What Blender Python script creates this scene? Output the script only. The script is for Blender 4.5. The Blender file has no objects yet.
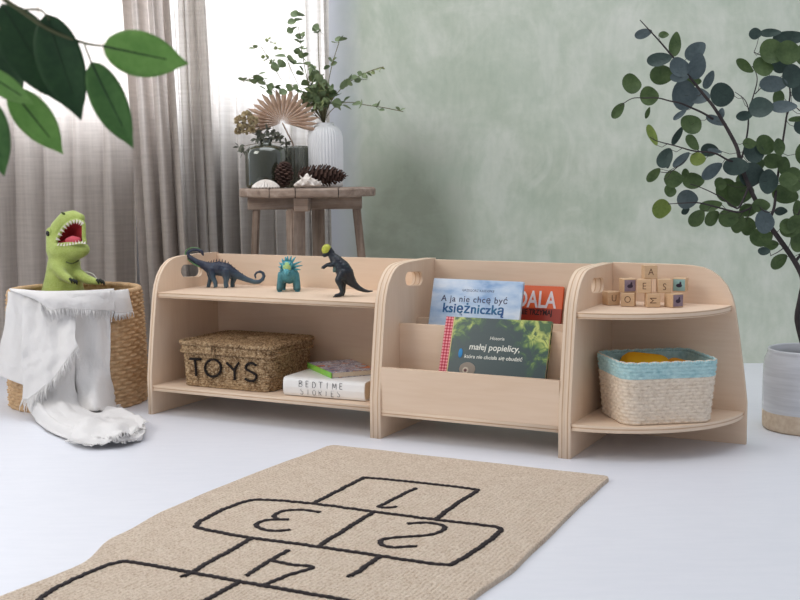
import bpy, bmesh, math, random
from mathutils import Vector, Matrix, noise as mnoise
from math import sin, cos, pi, radians, atan2, sqrt
random.seed(7)
scene = bpy.context.scene
COL = scene.collection

# ---------------------------------------------------------------- camera (solved from the shelf's corners)
F_PX, CAM = 1165.03, Vector((1.32864, -2.45462, 0.64053))
YAW, PITCH, ROLL = -0.473305, -0.10752, -0.0092225
FW = Vector((sin(YAW)*cos(PITCH), cos(YAW)*cos(PITCH), sin(PITCH)))
_rt = Vector((cos(YAW), -sin(YAW), 0)); _up = _rt.cross(FW)
RT = _rt*cos(ROLL) + _up*sin(ROLL); UP = -_rt*sin(ROLL) + _up*cos(ROLL)
TH = -YAW                                   # turn of the back wall against the shelf
cam_d = bpy.data.cameras.new('camera'); cam = bpy.data.objects.new('camera', cam_d); COL.objects.link(cam)
cam_d.sensor_width = 36; cam_d.lens = F_PX/800*36; cam_d.clip_start = .05; cam_d.clip_end = 60
cam.matrix_world = Matrix.Translation(CAM) @ Matrix((RT, UP, -FW)).transposed().to_4x4()
cam_d.dof.use_dof = True; cam_d.dof.focus_distance = 2.75; cam_d.dof.aperture_fstop = 10
scene.camera = cam

def ray(u, v): return FW + RT*((u-400)/F_PX) - UP*((v-300)/F_PX)
def at(u, v, d): return CAM + ray(u, v)*d                       # a surveyed point: direction and distance
def on_plane(u, v, p, n):
    r = ray(u, v); n = Vector(n); return CAM + r*((Vector(p)-CAM).dot(n)/r.dot(n))
def on_z(u, v, z=0.0): return on_plane(u, v, (0, 0, z), (0, 0, 1))
def wall_pt(r, d, z):                                            # r along the back wall, d out from the camera
    return Vector((CAM.x + r*cos(TH) - d*sin(TH), CAM.y + r*sin(TH) + d*cos(TH), z))

# ---------------------------------------------------------------- colours, materials
def lin(c):
    o = []
    for x in c[:3]:
        x /= 255.0
        o.append(x/12.92 if x <= .04045 else ((x+.055)/1.055)**2.4)
    return (*o, 1.0)
class NT:
    def __init__(s, name):
        s.m = bpy.data.materials.new(name); s.m.use_nodes = True; s.t = s.m.node_tree; s.t.nodes.clear()
        s.out = s.n('ShaderNodeOutputMaterial')
    def n(s, ty, **kw):
        nd = s.t.nodes.new(ty)
        for k, v in kw.items():
            if k in nd.inputs and not hasattr(nd, k): nd.inputs[k].default_value = v
            else: setattr(nd, k, v)
        return nd
    def l(s, a, b): s.t.links.new(a, b)
    def val(s, nd, i, v):
        if hasattr(v, 'is_output') or hasattr(v, 'links'): s.l(v, nd.inputs[i])
        else: nd.inputs[i].default_value = v
    def math(s, op, a, b=0.0, c=None):
        nd = s.n('ShaderNodeMath', operation=op); s.val(nd, 0, a); s.val(nd, 1, b)
        if c is not None: s.val(nd, 2, c)
        return nd.outputs[0]
    def coord(s, scale=(1, 1, 1), kind='Object', rot=(0, 0, 0), loc=(0, 0, 0)):
        tc = s.n('ShaderNodeTexCoord'); mp = s.n('ShaderNodeMapping'); s.l(tc.outputs[kind], mp.inputs[0])
        mp.inputs['Scale'].default_value = scale; mp.inputs['Rotation'].default_value = rot; mp.inputs['Location'].default_value = loc
        return mp.outputs[0]
    def noise(s, vec, scale, detail=3, rough=.5, dist=0):
        nd = s.n('ShaderNodeTexNoise'); s.l(vec, nd.inputs['Vector']); nd.inputs['Scale'].default_value = scale
        nd.inputs['Detail'].default_value = detail; nd.inputs['Roughness'].default_value = rough; nd.inputs['Distortion'].default_value = dist
        return nd.outputs[0]
    def ramp(s, fac, stops, interp='LINEAR'):
        r = s.n('ShaderNodeValToRGB'); s.l(fac, r.inputs[0]); e = r.color_ramp.elements; r.color_ramp.interpolation = interp
        while len(e) < len(stops): e.new(.5)
        for el, (p, c) in zip(e, stops): el.position = p; el.color = lin(c) if not isinstance(c, float) else (c, c, c, 1)
        return r.outputs[0]
    def mix(s, fac, a, b, blend='MIX'):
        m = s.n('ShaderNodeMix', data_type='RGBA', blend_type=blend)
        s.val(m, 0, fac); s.val(m, 6, a); s.val(m, 7, b); return m.outputs[2]
    def bump(s, h, strength=.3, dist=.002):
        b = s.n('ShaderNodeBump'); b.inputs['Strength'].default_value = strength; b.inputs['Distance'].default_value = dist
        s.l(h, b.inputs['Height']); return b.outputs[0]
    def bsdf(s, col, rough=.6, spec=.5, normal=None, **kw):
        p = s.n('ShaderNodeBsdfPrincipled'); s.val(p, 'Base Color', col); s.val(p, 'Roughness', rough)
        p.inputs['Specular IOR Level'].default_value = spec
        for k, v in kw.items(): p.inputs[k.replace('_', ' ')].default_value = v
        if normal is not None: s.l(normal, p.inputs['Normal'])
        return p.outputs[0]
    def done(s, sh): s.l(sh, s.out.inputs[0]); return s.m

_cache = {}
def paint(name, c1, c2=None, scale=8, rough=.6, bump=0, bscale=60, bdist=.001, stretch=(1, 1, 1), spec=.4, **kw):
    if name in _cache: return _cache[name]
    t = NT(name); vec = t.coord(stretch)
    c2 = c2 or tuple(x*.93 for x in c1)
    col = t.ramp(t.noise(vec, scale, 4), [(.3, c2), (.7, c1)])
    nrm = t.bump(t.noise(vec, bscale, 3), bump, bdist) if bump else None
    _cache[name] = t.done(t.bsdf(col, rough, spec, nrm, **kw)); return _cache[name]

def wood(name, c1, c2, c3, axis='x', rough=.55, k=1.0):
    t = NT(name); st = {'x': (1.2, 14, 14), 'y': (14, 1.2, 14), 'z': (14, 14, 1.2)}[axis]
    vec = t.coord(tuple(q*k for q in st))
    a = t.noise(vec, 1.6, 5, .6, .6); b = t.noise(vec, 9, 3, .5)
    col = t.mix(.55, t.ramp(a, [(.3, c2), (.55, c1), (.75, c1)]), t.ramp(b, [(.35, c3), (.6, c1)]))
    return t.done(t.bsdf(col, rough, .35, t.bump(b, .08, .001)))
PLY1, PLY2, PLY3 = (232, 208, 184), (223, 196, 170), (227, 201, 175)
ply = {a: wood('birch_ply_'+a, PLY1, PLY2, PLY3, a) for a in 'xyz'}
def edge_mat(axis):
    t = NT('ply_edge_'+axis); vec = t.coord((1, 1, 1)); sx = t.n('ShaderNodeSeparateXYZ'); t.l(vec, sx.inputs[0])
    c = sx.outputs['xyz'.index(axis)]
    w = t.math('SINE', t.math('MULTIPLY', c, 2*pi/.0094)); n = t.noise(vec, 18, 3)
    f = t.math('ADD', w, t.math('MULTIPLY', n, .5))
    col = t.ramp(t.math('ADD', .32, t.math('MULTIPLY', f, .5)), [(0.0, (196, 162, 132)), (.12, (216, 190, 162)), (.32, (229, 207, 183))])
    return t.done(t.bsdf(col, .6, .3))
edge = {a: edge_mat(a) for a in 'xyz'}

# ---------------------------------------------------------------- objects
def props(o, label=None, cat=None, group=None, kind=None):
    if label: o['label'] = label
    if cat: o['category'] = cat
    if group: o['group'] = group
    if kind: o['kind'] = kind
    return o
def thing(name, label, cat, loc=(0, 0, 0), rz=0.0, group=None):
    o = bpy.data.objects.new(name, None); COL.objects.link(o); o.empty_display_size = .05
    o.location = loc; o.rotation_euler = (0, 0, rz); return props(o, label, cat, group)
def link(name, me, mat=None, parent=None, smooth=False):
    o = bpy.data.objects.new(name, me); COL.objects.link(o)
    if mat is not None:
        me.materials.clear()
        for m in (mat if isinstance(mat, (list, tuple)) else [mat]): me.materials.append(m)
    if parent: o.parent = parent
    if smooth:
        for p in me.polygons: p.use_smooth = True
    return o
def mesh(name, verts, faces, mat=None, parent=None, smooth=False, mi=None):
    me = bpy.data.meshes.new(name); me.from_pydata([tuple(v) for v in verts], [], faces); me.validate()
    o = link(name, me, mat, parent, smooth)
    if mi is not None:
        for p, i in zip(me.polygons, mi): p.material_index = i
    return o
def from_bm(name, bm, mat=None, parent=None, smooth=False):
    me = bpy.data.meshes.new(name); bmesh.ops.recalc_face_normals(bm, faces=bm.faces); bm.to_mesh(me); bm.free()
    return link(name, me, mat, parent, smooth)
def bake(o):                                   # apply an object's modifiers into its mesh
    bpy.context.view_layer.update(); dg = bpy.context.evaluated_depsgraph_get()
    me = bpy.data.meshes.new_from_object(o.evaluated_get(dg)); old = o.data; o.modifiers.clear()
    sm = len(old.polygons) and old.polygons[0].use_smooth; o.data = me
    if o.type == 'MESH' and old.users == 0: bpy.data.meshes.remove(old)
    return o
def bm_box(bm, lo, hi, bevel=0, seg=2, M=None):
    r = bmesh.ops.create_cube(bm, size=1); vs = r['verts']
    c = [(a+b)/2 for a, b in zip(lo, hi)]; s = [abs(b-a) for a, b in zip(lo, hi)]
    for v in vs: v.co = Vector((v.co.x*s[0]+c[0], v.co.y*s[1]+c[1], v.co.z*s[2]+c[2]))
    if bevel:
        es = list({e for v in vs for e in v.link_edges})
        rb = bmesh.ops.bevel(bm, geom=es, offset=bevel, segments=seg, affect='EDGES', profile=.5)
        vs = list({v for f in rb['faces'] for v in f.verts} | {v for v in vs if v.is_valid})
    if M is not None:
        for v in vs: v.co = M @ v.co
    return vs
def box(name, lo, hi, mat, parent=None, bevel=.001, M=None, smooth=False):
    bm = bmesh.new(); bm_box(bm, lo, hi, bevel, 2, M); return from_bm(name, bm, mat, parent, smooth)
def smooth_path(pts, n=6, closed=False):
    P = [Vector(p) for p in pts]; out = []; N = len(P)
    rng = range(N if closed else N-1)
    for i in rng:
        if closed: p0, p1, p2, p3 = P[(i-1) % N], P[i], P[(i+1) % N], P[(i+2) % N]
        else: p0, p1, p2, p3 = P[max(i-1, 0)], P[i], P[i+1], P[min(i+2, N-1)]
        for k in range(n):
            t = k/n; out.append(.5*((2*p1)+(-p0+p2)*t+(2*p0-5*p1+4*p2-p3)*t*t+(-p0+3*p1-3*p2+p3)*t**3))
    if not closed: out.append(P[-1])
    return out
def tube_data(pts, rad, ns=8, closed=False, squash=1.0, up=None):
    P = [Vector(p) for p in pts]; N = len(P); V = []; F = []
    R = rad if isinstance(rad, (list, tuple)) else [rad]*N
    prev = None
    for i, p in enumerate(P):
        if closed: t = (P[(i+1) % N]-P[i-1])
        else: t = (P[min(i+1, N-1)]-P[max(i-1, 0)])
        t = t.normalized() if t.length > 1e-9 else Vector((0, 0, 1))
        if up is not None: a = Vector(up); a = (a - t*a.dot(t))
        elif prev is None: a = Vector((0, 0, 1)) if abs(t.z) < .9 else Vector((1, 0, 0)); a = a - t*a.dot(t)
        else: a = prev - t*prev.dot(t)
        if a.length < 1e-6: a = t.orthogonal()
        a.normalize(); prev = a; b = t.cross(a)
        for k in range(ns):
            w = 2*pi*k/ns; V.append(p + (a*cos(w)*squash + b*sin(w))*R[i])
    m = N if closed else N-1
    for i in range(m):
        for k in range(ns):
            a0 = i*ns+k; a1 = i*ns+(k+1) % ns; b0 = ((i+1) % N)*ns+k; b1 = ((i+1) % N)*ns+(k+1) % ns
            F.append((a0, a1, b1, b0))
    if not closed:
        F.append(tuple(range(ns))[::-1]); F.append(tuple((N-1)*ns+k for k in range(ns)))
    return V, F
class MB:
    def __init__(s): s.V = []; s.F = []; s.I = []
    def add(s, VF, mi=0, M=None):
        V, F = VF; o = len(s.V); s.V += [(M @ Vector(v) if M is not None else Vector(v)) for v in V]
        s.F += [tuple(i+o for i in f) for f in F]; s.I += [mi]*len(F); return s
    def tube(s, pts, rad, ns=8, mi=0, **k): return s.add(tube_data(pts, rad, ns, **k), mi)
    def build(s, name, mat, parent=None, smooth=True): return mesh(name, s.V, s.F, mat, parent, smooth, s.I)
def lathe_data(prof, ns=48, flute=None):
    V = []; F = []
    for i, (r, z) in enumerate(prof):
        for k in range(ns):
            w = 2*pi*k/ns; rr = r*(1 + (flute(w, z) if flute else 0)); V.append((rr*cos(w), rr*sin(w), z))
    for i in range(len(prof)-1):
        for k in range(ns):
            F.append((i*ns+k, i*ns+(k+1) % ns, (i+1)*ns+(k+1) % ns, (i+1)*ns+k))
    if prof[0][0] > 1e-5: F.append(tuple(range(ns))[::-1])
    if prof[-1][0] > 1e-5: F.append(tuple((len(prof)-1)*ns+k for k in range(ns)))
    return V, F
def lathe(name, prof, mat, parent=None, ns=48, flute=None, smooth=True):
    V, F = lathe_data(prof, ns, flute); return mesh(name, V, F, mat, parent, smooth)
def panel(name, outline, thick, plane, org, mats, parent=None, holes=(), bevel=.0006):
    """flat board with round-cornered outline; plane 'x' -> outline is (y,z), 'y' -> (x,z), 'z' -> (x,y); grows +thick along the normal"""
    cu = bpy.data.curves.new(name, 'CURVE'); cu.dimensions = '2D'; cu.fill_mode = 'BOTH'
    cu.extrude = thick/2-bevel; cu.bevel_depth = bevel; cu.bevel_resolution = 1; cu.offset = -bevel
    for pts in [outline]+list(holes):
        sp = cu.splines.new('POLY'); sp.points.add(len(pts)-1); sp.use_cyclic_u = True
        for q, (a, b) in zip(sp.points, pts): q.co = (a, b, 0, 1)
    tmp = bpy.data.objects.new('tmp', cu); COL.objects.link(tmp)
    bpy.context.view_layer.update(); dg = bpy.context.evaluated_depsgraph_get()
    me = bpy.data.meshes.new_from_object(tmp.evaluated_get(dg)); me.name = name
    bpy.data.objects.remove(tmp); bpy.data.curves.remove(cu)
    o3 = Vector(org)
    for v in me.vertices:
        a, b, c = v.co; c += thick/2
        v.co = o3 + Vector({'x': (c, a, b), 'y': (a, c, b), 'z': (a, b, c)}[plane])
    bm = bmesh.new(); bm.from_mesh(me); bmesh.ops.remove_doubles(bm, verts=bm.verts, dist=1e-6)
    bmesh.ops.recalc_face_normals(bm, faces=bm.faces); bm.to_mesh(me); bm.free()
    ax = 'xyz'.index(plane); o = link(name, me, mats, parent)
    for p in me.polygons: p.material_index = 0 if abs(p.normal[ax]) > .8 else 1
    return o
def rounded(pts, radii, n=8):
    out = []; N = len(pts)
    for i, (p, r) in enumerate(zip(pts, radii)):
        p = Vector(p); a = Vector(pts[i-1]); b = Vector(pts[(i+1) % N])
        if r <= 0: out.append(tuple(p)); continue
        da = (a-p).normalized(); db = (b-p).normalized(); ang = da.angle(db)
        L = r/math.tan(ang/2); p1 = p+da*L; p2 = p+db*L; c = p+(da+db).normalized()*(r/sin(ang/2))
        v1 = p1-c; v2 = p2-c; a1 = atan2(v1.y, v1.x); a2 = atan2(v2.y, v2.x); d = (a2-a1+pi) % (2*pi)-pi
        for k in range(n+1): w = a1+d*k/n; out.append((c.x+r*cos(w), c.y+r*sin(w)))
    return out
def blob(name, chains, mat, parent=None, voxel=.0015, smooth=4, ns=2, scale=(1, 1, 1), extra=None, disp=None):
    """one continuous skin grown over chains of (x,y,z,r) points"""
    bm = bmesh.new()
    for ch in chains:
        if len(ch) == 1: ch = ch+ch
        for (p, q) in zip(ch[:-1], ch[1:]):
            P = Vector(p[:3]); Q = Vector(q[:3]); L = (Q-P).length; step = max(min(p[3], q[3])*.35, voxel*.7); n = max(1, int(L/step))
            for k in range(n+1):
                t = k/n; c = P.lerp(Q, t); r = p[3]*(1-t)+q[3]*t
                bmesh.ops.create_icosphere(bm, subdivisions=ns if r > voxel*3 else 1, radius=r, matrix=Matrix.Translation(c))
    if extra: extra(bm)
    me = bpy.data.meshes.new(name); bm.to_mesh(me); bm.free(); o = link(name, me, None, parent)
    r = o.modifiers.new('r', 'REMESH'); r.mode = 'VOXEL'; r.voxel_size = voxel; r.use_smooth_shade = True
    s = o.modifiers.new('s', 'SMOOTH'); s.factor = .5; s.iterations = smooth
    bake(o); o.data.materials.clear()
    for m in (mat if isinstance(mat, (list, tuple)) else [mat]): o.data.materials.append(m)
    for p in o.data.polygons: p.use_smooth = True
    return o
def ellipsoid(c, s, sub=3, M=None):
    bm = bmesh.new(); bmesh.ops.create_icosphere(bm, subdivisions=sub, radius=1)
    V = [Vector((v.co.x*s[0], v.co.y*s[1], v.co.z*s[2])) for v in bm.verts]; F = [tuple(q.index for q in f.verts) for f in bm.faces]; bm.free()
    if M is not None: V = [M @ v for v in V]
    return [v+Vector(c) for v in V], F
def text(name, body, size, mat, parent, M, bold=0, ext=.0002, shear=0, align='CENTER', space=1, sx=1, sy=1):
    cu = bpy.data.curves.new(name, 'FONT'); cu.body = body; cu.size = size; cu.extrude = ext; cu.offset = bold; cu.shear = shear
    cu.align_x = align; cu.align_y = 'CENTER'; cu.space_character = space; cu.resolution_u = 3
    tmp = bpy.data.objects.new('tmp', cu); COL.objects.link(tmp); bpy.context.view_layer.update()
    me = bpy.data.meshes.new_from_object(tmp.evaluated_get(bpy.context.evaluated_depsgraph_get())); me.name = name
    bpy.data.objects.remove(tmp); bpy.data.curves.remove(cu)
    S = Matrix.Diagonal((sx, sy, 1, 1)); me.transform(M @ S); return link(name, me, mat, parent)
def basis(o, x, y, z=None):                                   # matrix with given origin, x axis, y axis
    x = Vector(x).normalized(); y = Vector(y); y = (y-x*y.dot(x)).normalized(); z = x.cross(y)
    return Matrix.Translation(Vector(o)) @ Matrix((x, y, z)).transposed().to_4x4()
FRONT = basis((0, 0, 0), (1, 0, 0), (0, 0, 1))                # text plane facing -y
# ================================================================ the setting
D_WALL = 3.86
def wall_box(bm, r0, r1, d0, d1, z0, z1):
    vs = bm_box(bm, (r0, d0, z0), (r1, d1, z1))
def setting(name, bm, mat, parent=None):
    o = from_bm(name, bm, mat, parent)
    if parent is None: o.location = (CAM.x, CAM.y, 0); o.rotation_euler = (0, 0, TH); o['kind'] = 'structure'
    return o
# limewashed green plaster
t = NT('green_limewash'); vec = t.coord((1, 1, 1)); sx = t.n('ShaderNodeSeparateXYZ'); t.l(vec, sx.inputs[0])
n1 = t.noise(vec, 1.7, 5, .6, .4); n2 = t.noise(t.coord((1, 1, 1.6), loc=(3, 1, 5)), 5, 5, .65, .3); n3 = t.noise(t.coord((3, 3, 1)), 14, 4, .6)
base = t.ramp(n1, [(.3, (184, 193, 172)), (.5, (199, 207, 189)), (.68, (213, 218, 204))])
base = t.mix(.45, base, t.ramp(n2, [(.34, (176, 192, 174)), (.5, (198, 208, 192)), (.66, (226, 229, 219))]))
n4 = t.noise(t.coord((1.2, 1, 1), loc=(7, 2, 1)), 3.2, 6, .62, 1.6); base = t.mix(t.math('MULTIPLY', t.ramp(n4, [(.5, 0.0), (.6, 1.0)]), .34), base, lin((228, 230, 220)))
base = t.mix(t.math('MULTIPLY', t.ramp(n4, [(.36, 1.0), (.46, 0.0)]), .25), base, lin((166, 182, 160)))
base = t.mix(.18, base, t.ramp(n3, [(.35, (172, 188, 174)), (.65, (216, 221, 212))]))
# an olive patch in the wash low beside the window
def bell(c, mid, wid):
    return t.math('SUBTRACT', 1.0, t.math('MINIMUM', 1.0, t.math('ABSOLUTE', t.math('DIVIDE', t.math('SUBTRACT', c, mid), wid))))
pm = t.math('MULTIPLY', bell(sx.outputs[0], 0.03, .24), bell(sx.outputs[2], .42, .42))
pm = t.math('MULTIPLY', t.math('MINIMUM', 1.0, t.math('MULTIPLY', pm, 2.2)), t.math('ADD', .35, t.math('MULTIPLY', n2, .9)))
base = t.mix(t.math('MINIMUM', .85, pm), base, lin((134, 142, 124)))
# whitish strip beside the window opening, fading into the green
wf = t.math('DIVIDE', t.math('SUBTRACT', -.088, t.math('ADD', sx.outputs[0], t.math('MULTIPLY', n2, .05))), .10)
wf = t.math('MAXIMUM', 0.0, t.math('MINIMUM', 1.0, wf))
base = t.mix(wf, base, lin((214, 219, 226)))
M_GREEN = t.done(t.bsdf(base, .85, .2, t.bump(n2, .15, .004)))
WR0, WR1, WZ0, WZ1 = -2.35, -.232, .78, 2.25        # window opening
bm = bmesh.new()
wall_box(bm, -3.2, WR0, D_WALL, D_WALL+.14, 0, 2.6); wall_box(bm, WR1, 2.6, D_WALL, D_WALL+.14, 0, 2.6)
wall_box(bm, WR0, WR1, D_WALL, D_WALL+.14, 0, WZ0); wall_box(bm, WR0, WR1, D_WALL, D_WALL+.14, WZ1, 2.6)
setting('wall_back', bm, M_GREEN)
# white painted floor
t = NT('white_floor'); vec = t.coord((1, 1, 1)); n = t.noise(vec, 1.3, 4, .5); n2 = t.noise(t.coord((2, 9, 1)), 6, 4, .6)
col = t.mix(.3, t.ramp(n, [(.3, (220, 222, 229)), (.7, (226, 228, 234))]), t.ramp(n2, [(.4, (222, 225, 231)), (.6, (230, 232, 237))]))
M_FLOOR = t.done(t.bsdf(col, .42, .35, t.bump(n2, .04, .001)))
bm = bmesh.new(); wall_box(bm, -3.2, 2.6, -1.2, D_WALL+.14, -.08, 0); setting('floor', bm, M_FLOOR)
# window
M_FRAME = paint('white_gloss', (232, 232, 230), rough=.35)
bm = bmesh.new()
for a in (WR0+.03, -1.29, WR1-.03): wall_box(bm, a-.03, a+.03, D_WALL+.04, D_WALL+.09, WZ0, WZ1)
for a in (WZ0+.03, WZ1-.03): wall_box(bm, WR0, WR1, D_WALL+.04, D_WALL+.09, a-.03, a+.03)
win = setting('window_1', bm, M_FRAME)
t = NT('window_glass'); tr = t.n('ShaderNodeBsdfTransparent'); gl = t.n('ShaderNodeBsdfGlossy'); gl.inputs['Roughness'].default_value = .02
mx = t.n('ShaderNodeMixShader'); mx.inputs[0].default_value = .06; t.l(tr.outputs[0], mx.inputs[1]); t.l(gl.outputs[0], mx.inputs[2]); M_PANE = t.done(mx.outputs[0])
bm = bmesh.new(); wall_box(bm, WR0+.06, -1.32, D_WALL+.062, D_WALL+.068, WZ0+.06, WZ1-.06); wall_box(bm, -1.26, WR1-.06, D_WALL+.062, D_WALL+.068, WZ0+.06, WZ1-.06)
setting('pane', bm, M_PANE, win)

# ---------------------------------------------------------------- curtains
def linen(name, c1, c2, trans=.5, dens=900):
    t = NT(name); uv = t.coord((1, 1, 1)); sx = t.n('ShaderNodeSeparateXYZ'); t.l(uv, sx.inputs[0])
    w1 = t.noise(t.coord((120, 120, 6)), 1, 3, .6); w2 = t.noise(t.coord((8, 8, 120)), 1, 3, .6)
    w = t.math('MULTIPLY', t.math('ADD', w1, w2), .5); col = t.ramp(w, [(.38, c2), (.6, c1)])
    d = t.n('ShaderNodeBsdfDiffuse'); t.l(col, d.inputs[0]); r = t.n('ShaderNodeBsdfTranslucent'); t.l(col, r.inputs[0])
    m = t.n('ShaderNodeMixShader'); m.inputs[0].default_value = trans; t.l(d.outputs[0], m.inputs[1]); t.l(r.outputs[0], m.inputs[2])
    b = t.bump(w, .4, .001); t.l(b, d.inputs['Normal'])
    return t.done(m.outputs[0])
M_LIN = linen('taupe_linen', (190, 181, 173), (176, 167, 160), .38)
M_SHEER = linen('sheer_linen', (210, 205, 199), (196, 190, 184), .48)
def curtain(name, r0, r1, d0, folds, amp, mat, label, z0=.012, z1=2.4, seed=0, n=360, pinch=0, slant=0):
    rnd = random.Random(seed); V = []; F = []; nz = 26
    fs = [(f*(1+rnd.uniform(-.1, .1)), rnd.uniform(0, 6.28)) for f in folds]
    for j in range(nz+1):
        z = z0+(z1-z0)*j/nz
        for i in range(n+1):
            s = i/n; r = r0+(r1-r0)*s
            d = 0
            for k, (f, ph) in enumerate(fs):
                wob = .6*sin(z*1.3+k*2.1+seed); x = sin(2*pi*f*(s+.01*sin(z*1.7+k))+ph+wob*.4)
                d += amp*(x if k else (1-abs(x)**.7*2)*.9)/(1+k*.9)
            r += .006*sin(2*pi*fs[0][0]*s*2+z*2)+slant*(z-1.0)
            p = wall_pt(r, d0+d, z); V.append(p)
    for j in range(nz):
        for i in range(n): a = j*(n+1)+i; F.append((a, a+1, a+n+2, a+n+1))
    o = mesh(name, V, F, mat, None, True); return props(o, label, 'curtain', 'linen curtains at the window')
curtain('linen_curtain', -1.62, -.855, 3.79, (4.2, 7), .020, M_LIN, 'wide taupe linen curtain at the far left, behind the round basket', seed=3, slant=.01)
curtain('linen_curtain', -.845, -.695, 3.695, (1.5, 2.6), .034, M_LIN, 'narrow bunched taupe linen curtain between the wide one and the sheer, with dark creases', seed=5, slant=-.03, n=240)
curtain('linen_curtain', -.71, -.215, 3.79, (4.3, 10), .03, M_SHEER, 'sheer pale linen curtain hanging behind the wooden stool', seed=9, slant=0)
curtain('linen_curtain', -.735, -.60, 3.735, (2.2, 5), .011, M_SHEER, 'narrow doubled fold of pale linen between the bunched taupe curtain and the wide sheer one', seed=14, slant=-.02, n=160)

# ---------------------------------------------------------------- light: daylight, plus an added key and overhead fill
w = bpy.data.worlds.new('daylight'); scene.world = w; w.use_nodes = True
bg = w.node_tree.nodes['Background']; bg.inputs[0].default_value = lin((236, 240, 250)); bg.inputs[1].default_value = .50
def area(name, loc, target, size, power, col=(255, 255, 255), sy=None):
    l = bpy.data.lights.new(name, 'AREA'); l.energy = power; l.color = lin(col)[:3]; l.size = size
    if sy: l.shape = 'RECTANGLE'; l.size_y = sy
    o = bpy.data.objects.new(name, l); COL.objects.link(o); o.location = loc
    o.rotation_euler = (Vector(target)-Vector(loc)).to_track_quat('-Z', 'Y').to_euler(); return o
area('daylight_outside', wall_pt((WR0+WR1)/2, D_WALL+.55, 1.55), wall_pt((WR0+WR1)/2, D_WALL, 1.5), 2.4, 205, (238, 245, 255), 1.9)
area('front_left_key', (-2.1, -2.8, 2.5), (-.1, .2, .2), 1.8, 58, (255, 250, 243))  # added soft key from the front left; no window is built there
area('overhead_fill', (.1, .1, 3.6), (0, .5, 0), 3.2, 60, (250, 250, 255), 2.6)  # added soft area overhead, no roof opening: brighter tops, darker shelf interiors
scene.view_settings.view_transform = 'Standard'; scene.view_settings.look = 'None'; scene.view_settings.gamma = 1; scene.view_settings.exposure = 0
scene.view_settings.use_curve_mapping = False
# ================================================================ the shelving
T, DEP, HS = .0145, .31, .42
PROF = [(.001, 0), (.001, .10), (.010, .173), (.021, .25), (.033, .325), (.040, .350), (.052, .374), (.070, .395), (.088, .4075), (.108, .4155), (.135, .4195), (.165, .421), (.24, .4215), (DEP+.012, .4205), (DEP+.012, 0)]
def stadium(cy, cz, L, h, n=8, tilt=-.06):
    r = h/2; P = []
    for s, a0 in ((1, -pi/2), (-1, pi/2)):
        for k in range(n+1):
            a = a0+pi*k/n; P.append((s*(L/2-r)+r*cos(a), r*sin(a)))
    return [(cy+x*cos(tilt)-y*sin(tilt), cz+x*sin(tilt)+y*cos(tilt)) for x, y in P]
HOLE = stadium(.192, .376, .098, .035)
def side(parent, x, label=None):
    return panel('side_panel', PROF, T, 'x', (x, 0, 0), [ply['z'], edge['x']], parent, [HOLE])
def y_at(z):
    for (a, b), (c, d) in zip(PROF[:-1], PROF[1:]):
        if b <= z <= d: return a+(c-a)*(z-b)/max(d-b, 1e-6)
def board(name, x0, x1, y0, y1, ztop, parent, th=T):
    return panel(name, [(x0, y0), (x1, y0), (x1, y1), (x0, y1)], th, 'z', (0, 0, ztop-th), [ply['x'], edge['z']], parent)
def back(parent, x0, x1, z0=.04, z1=.4165):
    return panel('back_panel', [(x0, z0), (x1, z0), (x1, z1), (x0, z1)], .010, 'y', (0, DEP, 0), [ply['x'], edge['y']], parent)
ZL, ZU = .079, .329
WL, WM = .699, .483
u1 = thing('shelf_unit', 'long low birch plywood shelf unit on the left, with two open shelves for toys', 'shelf', (-WL, 0, 0))
side(u1, 0); side(u1, WL-T); back(u1, T, WL-T)
board('shelf', T, WL-T, y_at(ZL)+.004, DEP, ZL, u1); board('shelf', T, WL-T, y_at(ZU)+.004, DEP, ZU, u1)
u2 = thing('book_display_unit', 'birch plywood book display unit with tiered slots, in the middle of the row', 'bookcase', (0, 0, 0))
side(u2, 0); side(u2, WM-T); back(u2, T, WM-T)
board('shelf', T, WM-T, .005, DEP, .0715, u2)
for nm, y, z0, z1 in (('front_panel', .006, .0715, .176), ('divider_panel', .106, .0715, .272), ('divider_panel', .205, .0715, .276)):
    panel(nm, [(T, z0), (WM-T, z0), (WM-T, z1), (T, z1)], .011, 'y', (0, y, 0), [ply['x'], edge['y']], u2)
u3 = thing('corner_shelf_unit', 'birch plywood corner unit with two quarter-round shelves, at the right end of the row', 'shelf', (WM, 0, 0))
side(u3, 0)
RR = .342
def quarter(ztop):
    y0 = y_at(ztop)+.003; xr = RR-y0-.003; yr = DEP-y0; n = 28
    P = [(T, DEP)]+[(T+(xr-T)*sin(pi/2*k/n)**1.0, DEP-yr*cos(pi/2*k/n)) for k in range(n+1)]
    return panel('shelf', P, T, 'z', (0, 0, ztop-T), [ply['x'], edge['z']], u3)
quarter(ZL); quarter(ZU)
BP = [(T, .0), (RR-.001, 0)]+[(RR-a, b) for a, b in PROF[1:12]]+[(T, .422)]
panel('back_panel', BP, .012, 'y', (0, DEP, 0), [ply['x'], edge['y']], u3)
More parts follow.
